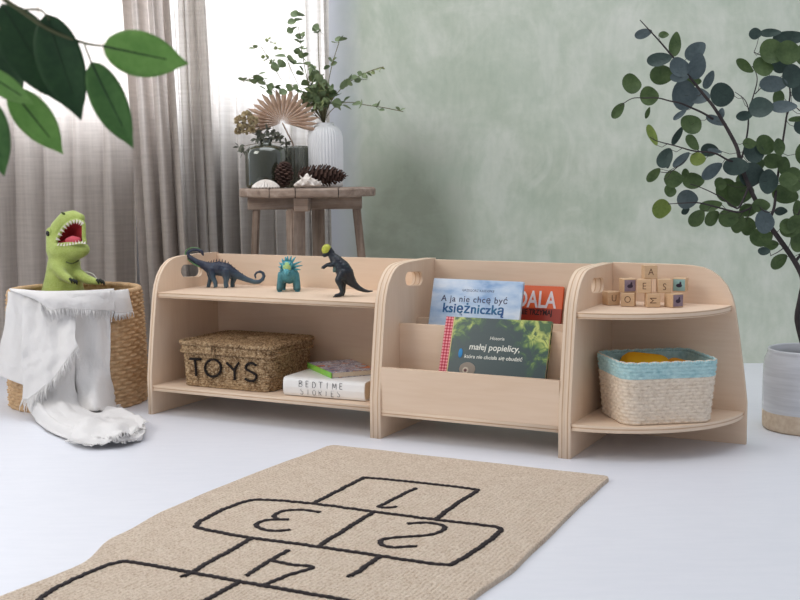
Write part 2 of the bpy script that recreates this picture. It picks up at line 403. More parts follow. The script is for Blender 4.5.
# ================================================================ rug
RX0, RX1, RY0, RY1 = -.05, .632, -1.56, -.132
RC = Vector(((RX0+RX1)/2, (RY0+RY1)/2, 0)); RW, RL = (RX1-RX0)/2, (RY1-RY0)/2
t = NT('braided_jute'); vec = t.coord((1, 1, 1)); nn = t.noise(vec, 9, 2)
sx = t.n('ShaderNodeSeparateXYZ'); t.l(vec, sx.inputs[0])
ax = t.math('SUBTRACT', RW, t.math('ABSOLUTE', sx.outputs[0])); ay = t.math('SUBTRACT', RL, t.math('ABSOLUTE', sx.outputs[1]))
e = t.math('ADD', t.math('MINIMUM', ax, ay), t.math('MULTIPLY', nn, .016))
swap = t.math('GREATER_THAN', ay, ax)
along = t.math('ADD', t.math('MULTIPLY', sx.outputs[1], swap), t.math('MULTIPLY', sx.outputs[0], t.math('SUBTRACT', 1.0, swap)))
ring = t.math('SINE', t.math('MULTIPLY', e, 2*pi/.0085))
braid = t.math('SINE', t.math('ADD', t.math('MULTIPLY', along, 2*pi/.011), t.math('MULTIPLY', e, 2*pi/.0085)))
fib = t.noise(vec, 260, 3, .7); mid = t.noise(vec, 30, 4, .6)
h = t.math('ADD', t.math('MULTIPLY', ring, .2), t.math('ADD', t.math('MULTIPLY', braid, .06), t.math('MULTIPLY', fib, 2.2)))
col = t.mix(.55, t.ramp(fib, [(.36, (164, 140, 118)), (.5, (213, 193, 172)), (.64, (240, 228, 214))]), t.ramp(h, [(.8, (196, 173, 151)), (1.1, (214, 195, 174)), (1.4, (230, 215, 198))]))
col = t.mix(.25, col, t.ramp(mid, [(.35, (192, 168, 140)), (.65, (216, 200, 176))]))
M_JUTE = t.done(t.bsdf(col, .9, .15, t.bump(h, .8, .003)))
rnd = random.Random(2)
def warp(x, y):                      # the braid has stretched a little out of square
    ks = [(-2, .05), (-1.3, .05), (-1.05, .062), (-.9, .012), (-.73, -.012), (-.5, -.012), (-.14, .003), (0, .003)]; r = 0
    for (a, b), (c, d) in zip(ks[:-1], ks[1:]):
        if a <= y <= c: t_ = (y-a)/(c-a); r = b+(d-b)*t_*t_*(3-2*t_)
    return r if x < 0 else (.026*max(0, 1-abs(y+.75)/.55) if y > -1.3 else 0)
# wobbly hand-braided outline, slab with rounded rim
P = []
cr = .02
def edge_pts():
    N = 90; out = []
    base = rounded([(-RW, -RL), (RW, -RL), (RW, RL), (-RW, RL)], [cr]*4, 5)
    for i, a in enumerate(base):
        b = base[(i+1) % len(base)]; L = (Vector(b)-Vector(a)).length; n = max(1, int(L/.012))
        for k in range(n): out.append(Vector(a).lerp(Vector(b), k/n))
    return out
EP = edge_pts(); V = []; F = []; N = len(EP)
rings = [(1.0, 0.0), (1.0, .004), (.9975, .0075), (.993, .009), (.5, .009)]
for q, (s, z) in enumerate(rings):
    for p in EP:
        wv = .0035*mnoise.noise(Vector((p.x*7, p.y*7, 3)))*2+.0012*sin((p.x+p.y)*520)
        d = Vector((p.x, p.y)); d.x += warp(p.x, p.y+RC.y); ln = d.length; p2 = d*(1-(1-s)*(.3/ln if s > .6 else 1)) if q < 4 else d*.5
        p2 = p2 + d/ln*wv*(1 if q < 4 else 0); V.append((p2.x, p2.y, z))
for q in range(len(rings)-1):
    for i in range(N): F.append((q*N+i, q*N+(i+1) % N, (q+1)*N+(i+1) % N, (q+1)*N+i))
F.append(tuple((len(rings)-1)*N+i for i in range(N)))
rug = mesh('rug', V, F, M_JUTE); rug.location = RC
props(rug, 'braided jute rug with a black hopscotch pattern, lying on the white floor', 'rug')
M_BLACKYARN = paint('black_yarn', (42, 33, 34), (26, 20, 22), 90, .9, .5, 300, .001)
def yarn(name, pts, closed=False, w=.0058, n=5, wob=.0012):
    pts = smooth_path(pts, n, closed) if n else [Vector(p) for p in pts]
    o2 = []
    for i, p in enumerate(pts):
        a = pts[(i+1) % len(pts)] if (closed or i+1 < len(pts)) else p; L = (a-p).length; k = max(1, int(L/.004))
        for j in range(k):
            q = p.lerp(a, j/k); o2.append(Vector((q.x+wob*mnoise.noise(q*60)*2, q.y+wob*mnoise.noise(q*60+Vector((9, 9, 9)))*2, .0095)))
    if not closed: o2.append(Vector((*pts[-1][:2], .0095)))
    o2 = [q-RC for q in o2]
    for q in o2: q.z = .0095
    MBx = MB().tube(o2, [w*(1+.18*sin(i*1.9)) for i in range(len(o2))], 8, closed=closed, squash=.38, up=(0, 0, 1))
    return MBx.build(name, M_BLACKYARN, rug)
def rr_line(x0, x1, y0, y1, r, **k): yarn('hopscotch_outline', [(a, b, 0) for a, b in rounded([(x0, y0), (x1, y0), (x1, y1), (x0, y1)], r if isinstance(r, list) else [r]*4, 5)], True, n=0, **k)
def px(*uv): return [on_z(u, v, .009) for u, v in uv]
yarn('hopscotch_outline', px((313, 504), (338, 491), (362, 479), (368, 478), (420, 483), (470, 489), (477, 491), (460, 502), (436, 519)))
yarn('hopscotch_outline', px((258, 500), (313, 504), (374, 512), (436, 520), (480, 525), (498, 528), (499, 533), (478, 549), (455, 563), (446, 565), (418, 562), (378, 556), (318, 547), (250, 538), (202, 529), (197, 525), (205, 519), (230, 507)), True)
yarn('hopscotch_outline', px((374, 512), (346, 529), (318, 547)))
yarn('hopscotch_outline', px((251, 539), (226, 553), (198, 569), (183, 577))); yarn('hopscotch_outline', px((380, 557), (369, 564), (360, 571), (350, 577)))
yarn('hopscotch_outline', [(.055, -1.045, 0), (.062, -1.015, 0), (.09, -1.0, 0), (.30, -1.0, 0), (.52, -1.0, 0), (.545, -1.02, 0), (.55, -1.10, 0), (.545, -1.18, 0), (.51, -1.2, 0), (.3, -1.202, 0), (.10, -1.202, 0), (.065, -1.185, 0), (.055, -1.12, 0)], True)
yarn('hopscotch_outline', [(.298, -1.0, 0), (.298, -1.202, 0)], n=0)
yarn('number_one', px((415.5, 488.5), (398, 497), (381, 506), (380, 507.6), (385, 508.2), (396, 507.2)), w=.0052)
yarn('number_two', px((408, 524), (424, 523), (440, 525), (445, 528), (441, 532), (427, 535.5), (405, 537), (386, 539), (380, 542), (383, 545.5), (394, 547.5), (416, 546.5)), w=.0052)
yarn('number_three', px((320, 513), (307, 510.5), (293, 510.2), (281, 512), (274, 516), (278, 519.5), (289, 520), (272, 520), (260, 522), (256, 525.5), (261, 529), (274, 531.2), (289, 530.3)), w=.0052)
yarn('number_four', px((288, 550.5), (273, 559), (258, 568), (246, 576)), w=.0052); yarn('number_four', px((272, 561), (290, 564.5), (312, 567.5), (290, 575), (262, 586)), w=.0052)

# ================================================================ books
M_PAGES = NT('book_pages'); _v = M_PAGES.coord((1, 1, 1)); _sx = M_PAGES.n('ShaderNodeSeparateXYZ'); M_PAGES.l(_v, _sx.inputs[0])
_w = M_PAGES.math('ADD', M_PAGES.math('SINE', M_PAGES.math('MULTIPLY', _sx.outputs[2], 2*pi/.0016)), M_PAGES.noise(_v, 80, 3))
M_PAGES = M_PAGES.done(M_PAGES.bsdf(M_PAGES.ramp(_w, [(0., (203, 184, 160)), (1., (232, 218, 196))]), .9, .1))
def uvec(a): return Vector(a).normalized()
# --- thick white storybook, lying with its spine to the front
tb = thing('book', 'thick white hardback lying flat beside the lidded basket, BEDTIME STORIES hand-lettered on its spine', 'book', (-.1695, .128, ZL+.0003), radians(2.5))
M_WCLOTH = paint('white_cover', (240, 239, 236), (232, 230, 226), 12, .6, .05, 200)
BW, BD, BH = .116, .095, .0485          # half width, half depth, height
bm = bmesh.new(); bm_box(bm, (-BW+.004, -BD+.006, .003), (BW-.004, BD-.004, BH-.003), .001); from_bm('pages', bm, M_PAGES, tb)
sec = [(-BD+.012, BH), (BD, BH), (BD, BH-.0028), (-BD+.012, BH-.0028), (-BD+.006, BH-.006), (-BD+.003, BH/2), (-BD+.006, .006), (-BD+.012, .0028), (BD, .0028), (BD, 0), (-BD+.012, 0), (-BD+.004, .0025), (-BD+.0008, .009), (-BD-.001, BH/2), (-BD+.0008, BH-.009), (-BD+.004, BH-.0025)]
V = [(x, y, z) for x in (-BW, BW) for y, z in sec]; n = len(sec); F = [tuple(range(n)), tuple(range(n, 2*n))[::-1]]+[(i, i+n, (i+1) % n+n, (i+1) % n) for i in range(n)]
cov = mesh('cover', V, F, M_WCLOTH, tb)
M_INK = paint('ink', (60, 62, 70), rough=.7)
GL = {  # thin hand-drawn capitals, strokes in a unit box
 'B': [[(.05, 0), (.1, 1)], [(.1, 1), (.55, .95), (.6, .72), (.1, .52)], [(.1, .52), (.62, .42), (.6, .1), (.05, 0)]],
 'E': [[(.1, 0), (.12, 1)], [(.12, 1), (.6, .98)], [(.1, .52), (.5, .52)], [(.1, 0), (.6, .03)]],
 'D': [[(.08, 0), (.12, 1)], [(.12, 1), (.55, .85), (.7, .45), (.5, .1), (.08, 0)]],
 'T': [[(.35, 0), (.38, 1)], [(0, .98), (.75, 1)]], 'I': [[(.3, 0), (.34, 1)]],
 'M': [[(0, 0), (.1, 1), (.38, .25), (.68, 1), (.75, 0)]],
 'S': [[(.62, .92), (.3, 1.0), (.1, .78), (.35, .52), (.6, .3), (.4, 0), (.05, .08)]],
 'O': [[(.35, 1), (.08, .7), (.08, .3), (.35, 0), (.65, .3), (.65, .7), (.35, 1)]],
 'R': [[(.08, 0), (.1, 1)], [(.1, 1), (.55, .92), (.55, .6), (.1, .5)], [(.2, .5), (.62, 0)]]}
def handwrite(parent, s, x0, z0, adv, w, h, y, rad, mat):
    m = MB()
    for i, ch in enumerate(s):
        for st in GL[ch]:
            pts = [(x0+adv*i+a*w, y, z0+b*h+(.0006*sin(i*2.3))) for a, b in st]
            if len(st) > 3: pts = smooth_path(pts, 4)
            m.tube(pts, rad, 5)
    return m.build('title', mat, parent)
handwrite(cov, 'BEDTIME', -.070, .0265, .0193, .0145, .0155, -BD-.0006, .0006, M_INK)
handwrite(cov, 'STORIES', -.066, .0070, .0175, .0135, .0150, -BD-.0002, .00055, M_INK)
# --- paperback on top of it
t = NT('painted_cover'); _v = t.coord((1, 1, 1)); _a = t.n('ShaderNodeTexVoronoi'); t.l(_v, _a.inputs['Vector']); _a.inputs['Scale'].default_value = 22
_c = t.ramp(t.noise(_v, 26, 3, .7, 1.2), [(.34, (66, 70, 104)), (.44, (150, 148, 176)), (.5, (226, 224, 228)), (.56, (104, 108, 140)), (.63, (226, 130, 50))])
M_COLCOV = t.done(t.bsdf(_c, .35, .4))
pb = thing('book', 'slim paperback with a lime green spine, lying on top of the thick white book', 'book', (-.186, .163, ZL+BH+.0008), radians(50.7))
PW, PD, PH = .062, .092, .0145
box('pages', (-PW+.003, -PD+.001, .0012), (PW-.001, PD-.001, PH-.0012), M_PAGES, pb, .0004)
box('cover', (-PW, -PD, PH-.0011), (PW, PD, PH), M_COLCOV, pb, .0003)
box('cover', (-PW, -PD, 0), (PW, PD, .0011), M_COLCOV, pb, .0003)
sp = box('spine', (-PW-.0012, -PD, 0), (-PW+.0004, PD, PH), paint('lime_spine', (150, 205, 70), (120, 190, 80), 30, .4), pb, .0003); sp['label'] = 'lime green spine'
# --- upright picture books: a leaning slab with a cover plane
def upright(label, xc, yb, zb, slope, tilt, w, h, th, mat):
    o = thing('book', label, 'book', (xc, yb, zb)); o.rotation_euler = (-math.atan(slope), tilt, 0)
    box('pages', (-w/2+.002, .0012, .002), (w/2-.002, th-.0012, h-.002), M_PAGES, o, .0004)
    box('back_cover', (-w/2, th-.001, 0), (w/2, th, h), mat, o, .0003)
    f = box('front_cover', (-w/2, 0, 0), (w/2, .001, h), mat, o, .0003)
    return o, f
def glyph(parent, s, x, z, size, mat, name='title', y=-.0001, fat=0, **k):
    o = text(name, s, size, mat, parent, Matrix.Translation((x, y, z)) @ FRONT, ext=.00012, **k)
    if fat:                                              # heavier strokes: the same letters laid over themselves, slightly shifted
        V0 = [v.co.copy() for v in o.data.vertices]; F0 = [tuple(p.vertices) for p in o.data.polygons]; V = []; F = []
        for j, (dx, dz) in enumerate(((-1, -1), (1, -1), (-1, 1), (1, 1), (0, 0))):
            F += [tuple(i+len(V) for i in f) for f in F0]; V += [v+Vector((dx*fat, -.00003*j, dz*fat*.6)) for v in V0]
        me = bpy.data.meshes.new(name); me.from_pydata(V, [], F); me.materials.append(mat); o.data = me
    return o
# blue one
BS = .3
t = NT('sky_blue_cover'); _v = t.coord((1, 1, 1)); _s = t.n('ShaderNodeSeparateXYZ'); t.l(_v, _s.inputs[0])
_c = t.ramp(t.noise(t.coord((1, 1, 2.2)), 11, 4, .55), [(.32, (124, 160, 204)), (.45, (170, 196, 224)), (.6, (206, 220, 236)), (.75, (228, 234, 242))])
M_BLUEC = t.done(t.bsdf(_c, .35, .4))
bb, bf = upright('pale sky-blue picture book with dark blue lettering, standing behind the green one', .175, .1345, .0725, .3, radians(.3), .244, .316, .009, M_BLUEC)
M_NAVY = paint('navy_ink', (42, 56, 110), (30, 60, 130), 40, .5); M_BROWNINK = paint('brown_ink', (70, 74, 104), rough=.5)
M_TEAL = paint('teal_ink', (30, 66, 138), (26, 116, 150), 60, .5)
glyph(bf, 'GRZEGORZ KASDEPKE', .004, .288, .0085, M_BROWNINK, 'author_line')
glyph(bf, 'A ja nie chcę być', -.004, .265, .0225, M_BROWNINK, fat=.0003, space=1.12)
glyph(bf, 'księżniczką', -.004, .2405, .0335, M_TEAL, fat=.0009, space=1.04)
# green one
t = NT('leafy_green_cover'); _v = t.coord((1, 1, 1)); _s = t.n('ShaderNodeSeparateXYZ'); t.l(_v, _s.inputs[0])
_d = t.math('ADD', t.math('MULTIPLY', t.math('ABSOLUTE', t.math('SUBTRACT', _s.outputs[0], -.005)), 5.2), t.math('MULTIPLY', t.math('SUBTRACT', _s.outputs[2], .125), 4.2))
_n = t.noise(t.coord((1, 1, 1), rot=(0, .6, 0)), 32, 3, .6, .8)
_f = t.math('ADD', t.math('MULTIPLY', _d, .85), t.math('SUBTRACT', _n, .5))
_c = t.ramp(_f, [(.48, (34, 60, 62)), (.60, (40, 76, 58)), (.69, (94, 126, 62)), (.80, (186, 196, 104)), (.92, (60, 94, 54))])
M_LEAFC = t.done(t.bsdf(_c, .3, .4))
gs = .372; gb, gf = upright('dark green picture book with white lettering and red gingham spine, in the front slot', .282, .0195, .0725, gs, radians(-.2), .27, .2385, .011, M_LEAFC)
t = NT('red_gingham'); _v = t.coord((1, 1, 1)); _s = t.n('ShaderNodeSeparateXYZ'); t.l(_v, _s.inputs[0])
_q = t.math('ADD', t.math('SINE', t.math('MULTIPLY', _s.outputs[0], 2*pi/.0075)), t.math('SINE', t.math('MULTIPLY', _s.outputs[2], 2*pi/.0075)))
M_GING = t.done(t.bsdf(t.ramp(t.math('MULTIPLY', t.math('ADD', _q, 2), .25), [(.25, (170, 40, 60)), (.5, (206, 84, 98)), (.8, (232, 160, 165))]), .5, .3))
o = box('spine_strip', (-.1355, -.0006, 0), (-.115, .0006, .2385), M_GING, gb, .0002); o['label'] = 'red and pink gingham spine strip'
box('spine_line', (-.115, -.0007, 0), (-.1125, .0004, .2385), paint('cream_line', (224, 206, 150)), gb, .0002)
M_WINK = paint('cream_ink', (238, 238, 226), rough=.5)
glyph(gf, 'Historia', .004, .190, .0115, M_WINK, shear=.15); glyph(gf, 'małej popielicy,', .0, .167, .0215, M_WINK, fat=.0003, shear=.1, sx=.98)
glyph(gf, 'która nie chciała się obudzić', .0, .143, .0128, M_WINK, fat=.00015, shear=.1)
# the curled dormouse and the little blue tag on the cover
m = MB(); m.add(ellipsoid((-.062, -.0004, .112), (.021, .0005, .017)), 0); m.add(ellipsoid((-.066, -.001, .109), (.008, .0005, .008)), 1); m.add(ellipsoid((-.066, -.0016, .109), (.004, .0005, .004)), 2)
m.build('dormouse_picture', [paint('mouse_grey', (150, 138, 124)), paint('mouse_cream', (205, 190, 170)), paint('mouse_pink', (110, 74, 72))], gf)
m = MB(); m.add(ellipsoid((-.085, -.0004, .150), (.0055, .0005, .0115)), 0); m.build('blue_motif', paint('bright_blue', (60, 150, 206), (40, 120, 180), 60), gf)
# orange one, behind on the right
t = NT('orange_cover'); _v = t.coord((1, 1, 1)); _s = t.n('ShaderNodeSeparateXYZ'); t.l(_v, _s.inputs[0])
_f = t.math('ADD', t.math('MULTIPLY', t.noise(t.coord((1, 1, .35)), 46, 2), 1.0), t.math('MULTIPLY', t.math('SUBTRACT', _s.outputs[2], .295), 5.0))
_c = t.ramp(_f, [(.55, (214, 92, 44)), (.6, (222, 102, 50)), (.67, (108, 142, 104)), (.8, (108, 142, 104))])
_lo = t.math('LESS_THAN', _s.outputs[2], .240)
M_ORANGE = t.done(t.bsdf(t.mix(_lo, _c, lin((150, 48, 30))), .4, .4))
ob, of = upright('orange picture book with big white letters DALA, half hidden behind the pale blue one', .284, .2175, .0725, .272, 0, .188, .297, .008, M_ORANGE)
M_LETW = paint('letter_white', (232, 222, 222), (208, 200, 206), 80)
glyph(of, 'DALA', .024, .260, .060, M_LETW, bold=.0011, space=.98, sx=.70)
glyph(of, 'NIE TRZYMAJ', .026, .229, .019, paint('dark_letter', (40, 14, 12)), bold=.0006, name='subtitle', sx=.78)
# ================================================================ woven baskets
def straw(name, c1, c2, c3, sc=120, bump=.6, rough=.75):
    t = NT(name); v = t.coord((1, 1, 1)); a = t.noise(v, sc, 4, .7); b = t.noise(v, sc*.25, 3, .6)
    col = t.mix(.35, t.ramp(a, [(.3, c3), (.5, c2), (.68, c1)]), t.ramp(b, [(.35, c2), (.6, c1)]))
    return t.done(t.bsdf(col, rough, .25, t.bump(a, bump, .002)))
def path_closed(kind, a, b=None, r=0.03, n=240):
    if kind == 'circle': P = [Vector((a*cos(2*pi*i/n), a*sin(2*pi*i/n))) for i in range(n)]; return P
    base = [Vector(q) for q in rounded([(-a, -b), (a, -b), (a, b), (-a, b)], [r]*4, 10)]
    L = [0]
    for i in range(len(base)): L.append(L[-1]+(base[(i+1) % len(base)]-base[i]).length)
    out = []; j = 0
    for i in range(n):
        s = L[-1]*i/n
        while L[j+1] < s: j += 1
        out.append(base[j].lerp(base[(j+1) % len(base)], (s-L[j])/(L[j+1]-L[j])))
    return out
def weave(rows, row_h, stakes, path_fn, amp, bulge, per=4, sub=4, z0=0, twist=0, jit=0, seed=0, inner=.0):
    """real woven wall: every row bulges, and swings over and under the stakes in turn. path_fn(t) gives the outline at height t in 0..1"""
    V = []; F = []; n = stakes*per; rnd = random.Random(seed); tot = rows*sub
    outl = None
    for j in range(tot+1):
        row = min(j//sub, rows-1); f = (j % sub)/sub if j < tot else 0.0
        P = path_fn(j/tot, n); b = sin(pi*f)
        for i in range(n):
            p = P[i]; q = P[(i+1) % n]-P[i-1]; nr = Vector((q.y, -q.x)).normalized()
            sw = cos(pi*(i/per)+pi*row+twist*f)
            off = bulge*b+amp*sw*(.35+.65*b)+jit*rnd.uniform(-1, 1)
            V.append((p.x+nr.x*off, p.y+nr.y*off, z0+row_h*(row+f if j < tot else rows)))
    for j in range(tot):
        for i in range(n): F.append((j*n+i, j*n+(i+1) % n, (j+1)*n+(i+1) % n, (j+1)*n+i))
    return V, F
def rope_rim(P, z, r, strand, mat, name, parent, freq=90, wob=0):
    m = MB(); n = len(P)
    for ph in (0, pi):
        pts = []
        for i, p in enumerate(P):
            q = P[(i+1) % n]-P[i-1]; nr = Vector((q.y, -q.x)).normalized(); a = 2*pi*freq*i/n+ph
            pts.append((p.x+nr.x*r*cos(a), p.y+nr.y*r*cos(a), z(i/n)+r*sin(a) if callable(z) else z+r*sin(a)))
        m.tube(pts, strand, 6, closed=True)
    return m.build(name, mat, parent)

# --- tall round basket on the left
RB = Vector((-1.0, .063, 0))
rb = thing('woven_basket', 'tall round wicker basket standing on the floor at the left, draped with a white blanket', 'basket', RB, TH)
M_WICK = straw('golden_wicker', (214, 184, 148), (196, 163, 124), (158, 124, 88), 60)
def cyl_r(t): return .187-.006*t+.004*sin(pi*t)
RBH = .318
def rb_path(t, n): return path_closed('circle', cyl_r(t), n=n)
V, F = weave(30, RBH/30, 50, rb_path, .0046, .0046, per=4, sub=4)
mesh('basket_wall', V, F, M_WICK, rb, True)
V, F = weave(38, RBH/38, 71, lambda t, n: path_closed('circle', cyl_r(t)-.008, n=n), .0012, -.0015, per=2, sub=2)
mesh('basket_lining', V, [f[::-1] for f in F], M_WICK, rb, True)
rope_rim(path_closed('circle', cyl_r(1)-.004, n=900), RBH+.003, .004, .0052, M_WICK, 'basket_rim', rb, 62)
V, F = lathe_data([(.0001, .006), (.184, .006), (.184, .0), (.0001, .0)], 64); mesh('basket_base', V, F, M_WICK, rb)

# --- lidded seagrass basket
t = NT('seagrass'); v = t.coord((1, 1, 1)); a = t.noise(v, 150, 3, .75); b = t.noise(v, 48, 3, .6)
col = t.mix(.4, t.ramp(a, [(.36, (66, 46, 30)), (.46, (146, 116, 84)), (.57, (204, 176, 138)), (.70, (236, 216, 186))]), t.ramp(b, [(.35, (108, 82, 56)), (.6, (186, 158, 122))]))
M_GRASS = t.done(t.bsdf(col, .8, .2, t.bump(a, 1.0, .004)))
tbk = thing('lidded_basket', 'lidded seagrass basket with TOYS in black letters, lower shelf of the left unit', 'basket', (-.473, .150, ZL+.001), 0)
TW, TD, THh = .142, .112, .096
V, F = weave(15, THh/15, 86, lambda t, n: path_closed('rect', TW-.004+.004*t, TD-.004+.004*t, .028, n), .0016, .0022, per=4, sub=4, jit=.0003)
mesh('basket_wall', V, F, M_GRASS, tbk, True)
box('basket_base', (-TW+.01, -TD+.01, 0), (TW-.01, TD-.01, .004), M_GRASS, tbk, .002)
# lid: woven skirt and a woven, slightly domed top
V, F = weave(4, .0235/4, 86, lambda t, n: path_closed('rect', TW+.005-.002*t, TD+.005-.002*t, .03, n), .0016, .0022, per=4, sub=4, z0=THh-.003, jit=.0003)
n = 86*4; top = THh+.0205; K = 30; base_i = len(V)
P = path_closed('rect', TW+.003, TD+.003, .03, n)
for k in range(1, K+1):
    s = 1-k/K; 
    for i in range(n):
        p = P[i]*s; zz = top+.0065*(1-s**3)+.0016*abs(sin(k*pi/2.0+.6))*1.0+.0014*cos(pi*i/4+pi*(k//2)); V.append((p.x, p.y, zz))
for k in range(K):
    o0 = base_i-n if k == 0 else base_i+(k-1)*n; o1 = base_i+k*n
    for i in range(n): F.append((o0+i, o0+(i+1) % n, o1+(i+1) % n, o1+i))
lid = mesh('lid', V, F, M_GRASS, tbk, True)
rope_rim(path_closed('rect', TW+.006, TD+.006, .03, 500), THh+.021, .0028, .0034, M_GRASS, 'lid_edge', tbk, 60)
rope_rim(path_closed('rect', TW+.0055, TD+.0055, .03, 500), THh-.002, .0022, .0028, M_GRASS, 'lid_edge', tbk, 60)
MB().tube(smooth_path([(-.035, -TD-.006, THh+.014), (-.032, -TD-.012, THh+.002), (-.028, -TD-.011, THh-.012), (-.023, -TD-.012, THh-.002), (-.024, -TD-.006, THh+.014)], 6), .003, 7).build('closing_loop', M_GRASS, tbk)
Mi = (Matrix.Translation(tbk.location) @ Matrix.Rotation(0.0, 4, 'Z')).inverted()
fn = Vector((sin(0.0), -cos(0.0), 0)); fp = Vector(tbk.location)+fn*(TD+.0035)
M_FELT = paint('black_wool', (38, 30, 26), (24, 18, 16), 90, .95, .5, 400)
def toyl(sts, dx=0):
    m = MB()
    for st in sts:
        pts = [Mi @ on_plane(u, v, fp, fn) for u, v in st]
        if len(pts) > 2: pts = smooth_path(pts, 5)
        m.tube(pts, .0033, 8)
    return m.build('letter', M_FELT, tbk)
toyl([[(189.7, 358.8), (201, 359.2)], [(194.8, 359), (195.6, 367), (196.3, 376)]])
toyl([[(213+8*cos(a), 368+8.6*sin(a)) for a in [2*pi*k/12 for k in range(13)]]])
toyl([[(226.5, 363), (230, 366), (234.7, 371)], [(239, 362.5), (236, 367), (234.7, 371), (234.7, 380)]])
toyl([[(256, 365.5), (251.5, 363), (246.5, 365), (246.2, 369), (251, 371.8), (256, 375), (255, 379.8), (250, 381), (245, 378.8)]])

# --- white and turquoise rectangular basket in the corner unit
M_PALE = straw('pale_paper_cord', (240, 226, 208), (230, 214, 194), (190, 168, 144), 110, .4); M_TURQ = straw('turquoise_cord', (196, 226, 226), (172, 210, 214), (132, 180, 186), 110, .4)
KB = thing('open_basket', 'open cream woven basket with a turquoise rim, lower shelf of the corner unit', 'basket', (.645, .168, ZL+.001), radians(36.7))
KW, KD, KH = .117, .099, .136
def kp(t, n):
    tt = t*t*(3-2*t); a = KW-.012+.010*t; b = KD-.012+.010*t; return path_closed('rect', a, b, .035, n)
ROWS = 17
V, F = weave(ROWS, KH/ROWS, 60, kp, .0017, .0022, per=4, sub=4); nn_ = 240; cut = 13*4*nn_
mesh('basket_wall', V, F, [M_PALE, M_TURQ], KB, True, [0 if i < cut else 1 for i in range(len(F))])
V, F = weave(ROWS, KH/ROWS, 60, lambda t, n: [p*.962 for p in kp(t, n)], .0012, -.0015, per=2, sub=2); cut = 12*2*120
mesh('basket_lining', V, [f[::-1] for f in F], [M_PALE, M_TURQ], KB, True, [0 if i < cut else 1 for i in range(len(F))])
V, F = [(p.x, p.y, .003) for p in kp(0, 60)], [tuple(range(60))]; mesh('basket_base', V, F, M_PALE, KB)
rp = [p*.985 for p in kp(1, 720)]; rope_rim(rp, lambda t: KH+.0012+.002*abs(sin(t*pi*30)), .0022, .0024, M_TURQ, 'basket_rim', KB, 60)
MB().tube([(p.x*1.012, p.y*1.012, KH+.0038+.0022*abs(sin(i/720*pi*30))) for i, p in enumerate(rp)], .0016, 6, closed=True).build('rim_edging', M_PALE, KB)
M_YEL = paint('yellow_felt', (246, 190, 36), (234, 168, 22), 20, .85, .3, 200, .001)
o = blob('felt_lemon', [[(-.03, 0, .0, .033), (.028, .004, .002, .033)], [(.028, .004, .002, .033), (.043, .006, 0, .019)]], M_YEL, None, .004, 5); o.location = KB.location+Vector((-.032, .028, .108)); o.rotation_euler = (0, .12, radians(12))
props(o, 'rounded bright yellow soft toy in the turquoise-rimmed basket, left of the paler orange one', 'soft toy')
o = blob('felt_orange', [[(0, 0, .0, .026), (.022, 0, .0, .022)]], paint('orange_felt', (240, 176, 60), (224, 150, 50), 20, .85, .3, 200, .001), None, .004, 5); o.location = KB.location+Vector((.030, .052, .106))
props(o, 'small pale orange soft toy in the turquoise-rimmed basket, right of the bright yellow one', 'soft toy')

# ================================================================ letter blocks
M_BEECH = wood('beech_block', (214, 182, 146), (198, 164, 126), (204, 172, 136), 'x', .55, 2); M_ENG = paint('engraved_brown', (96, 62, 44), (78, 50, 38), 60, .8)
M_PURP = paint('violet_print', (150, 134, 146), (124, 108, 126), 70, .7); M_MINT = paint('mint_print', (160, 194, 188), (140, 180, 176), 70, .7)
BS_ = .0315
def block(x, y, z, rot, face, label, rot2=None, pic=None, sidef=None, sidepic=None, turn=0):
    o = thing('letter_block', label, 'toy block', (x, y, z), radians(rot), 'wooden letter blocks stacked in a pyramid'); h = BS_/2
    box('cube_body', (-h, -h, 0), (h, h, BS_), M_BEECH, o, .0016)
    def put(s, M, tn):
        text('letter', s, .0225, M_ENG, o, M @ Matrix.Rotation(radians(tn), 4, 'Z'), ext=.00025, bold=-.0002, sx=.9)
    FM = Matrix.Translation((0, -h, BS_/2)) @ FRONT
    SM = Matrix.Translation((h, 0, BS_/2)) @ basis((0, 0, 0), (0, 1, 0), (0, 0, 1))
    if face: put(face, FM, turn)
    if sidef: put(sidef, SM, 0)
    def picture(M, mat, dark):
        m = MB(); m.add(([(-h*.86, -h*.86, .0003), (h*.86, -h*.86, .0003), (h*.86, h*.86, .0003), (-h*.86, h*.86, .0003)], [(0, 1, 2, 3)]), 0, M)
        m.add(ellipsoid((0, -.001, .0003), (.007, .0045, .0006)), 1, M); m.add(ellipsoid((.003, .004, .0003), (.0025, .0045, .0006)), 1, M)
        m.build('printed_picture', [mat, dark], o, False)
    if pic: picture(FM, pic, paint('dark_print', (60, 48, 66)))
    if sidepic: picture(SM, sidepic, paint('dark_print', (60, 48, 66)))
    return o
Z1, Z2, Z3 = ZU+.0005, ZU+BS_+.0008, ZU+2*BS_+.0011
def bpos(u, v, z): p = on_z(u, v, z); return p
def putb(u, v, z, rot, *a, **k):                       # u, v: middle of the block's front bottom edge
    p = on_z(u, v, z); d = Vector((-sin(radians(rot)), cos(radians(rot)), 0))*BS_/2; q = p+d; return block(q.x, q.y, z, rot, *a, **k)
R0 = math.degrees(TH)
putb(614, 305.2, Z1, R0+16, 'U', 'wooden block marked U, bottom row, furthest left')
putb(627.5, 306.6, Z1, R0-18, 'O', 'wooden block with an upright O, bottom row, second from left', sidef='I')
putb(653.5, 307.4, Z1, R0-2, 'M', 'wooden block with a sideways M, bottom row, under the top one', turn=90)
putb(678, 307.5, Z1, R0+24, None, 'wooden block with a violet bird picture, bottom row, furthest right', pic=M_PURP)
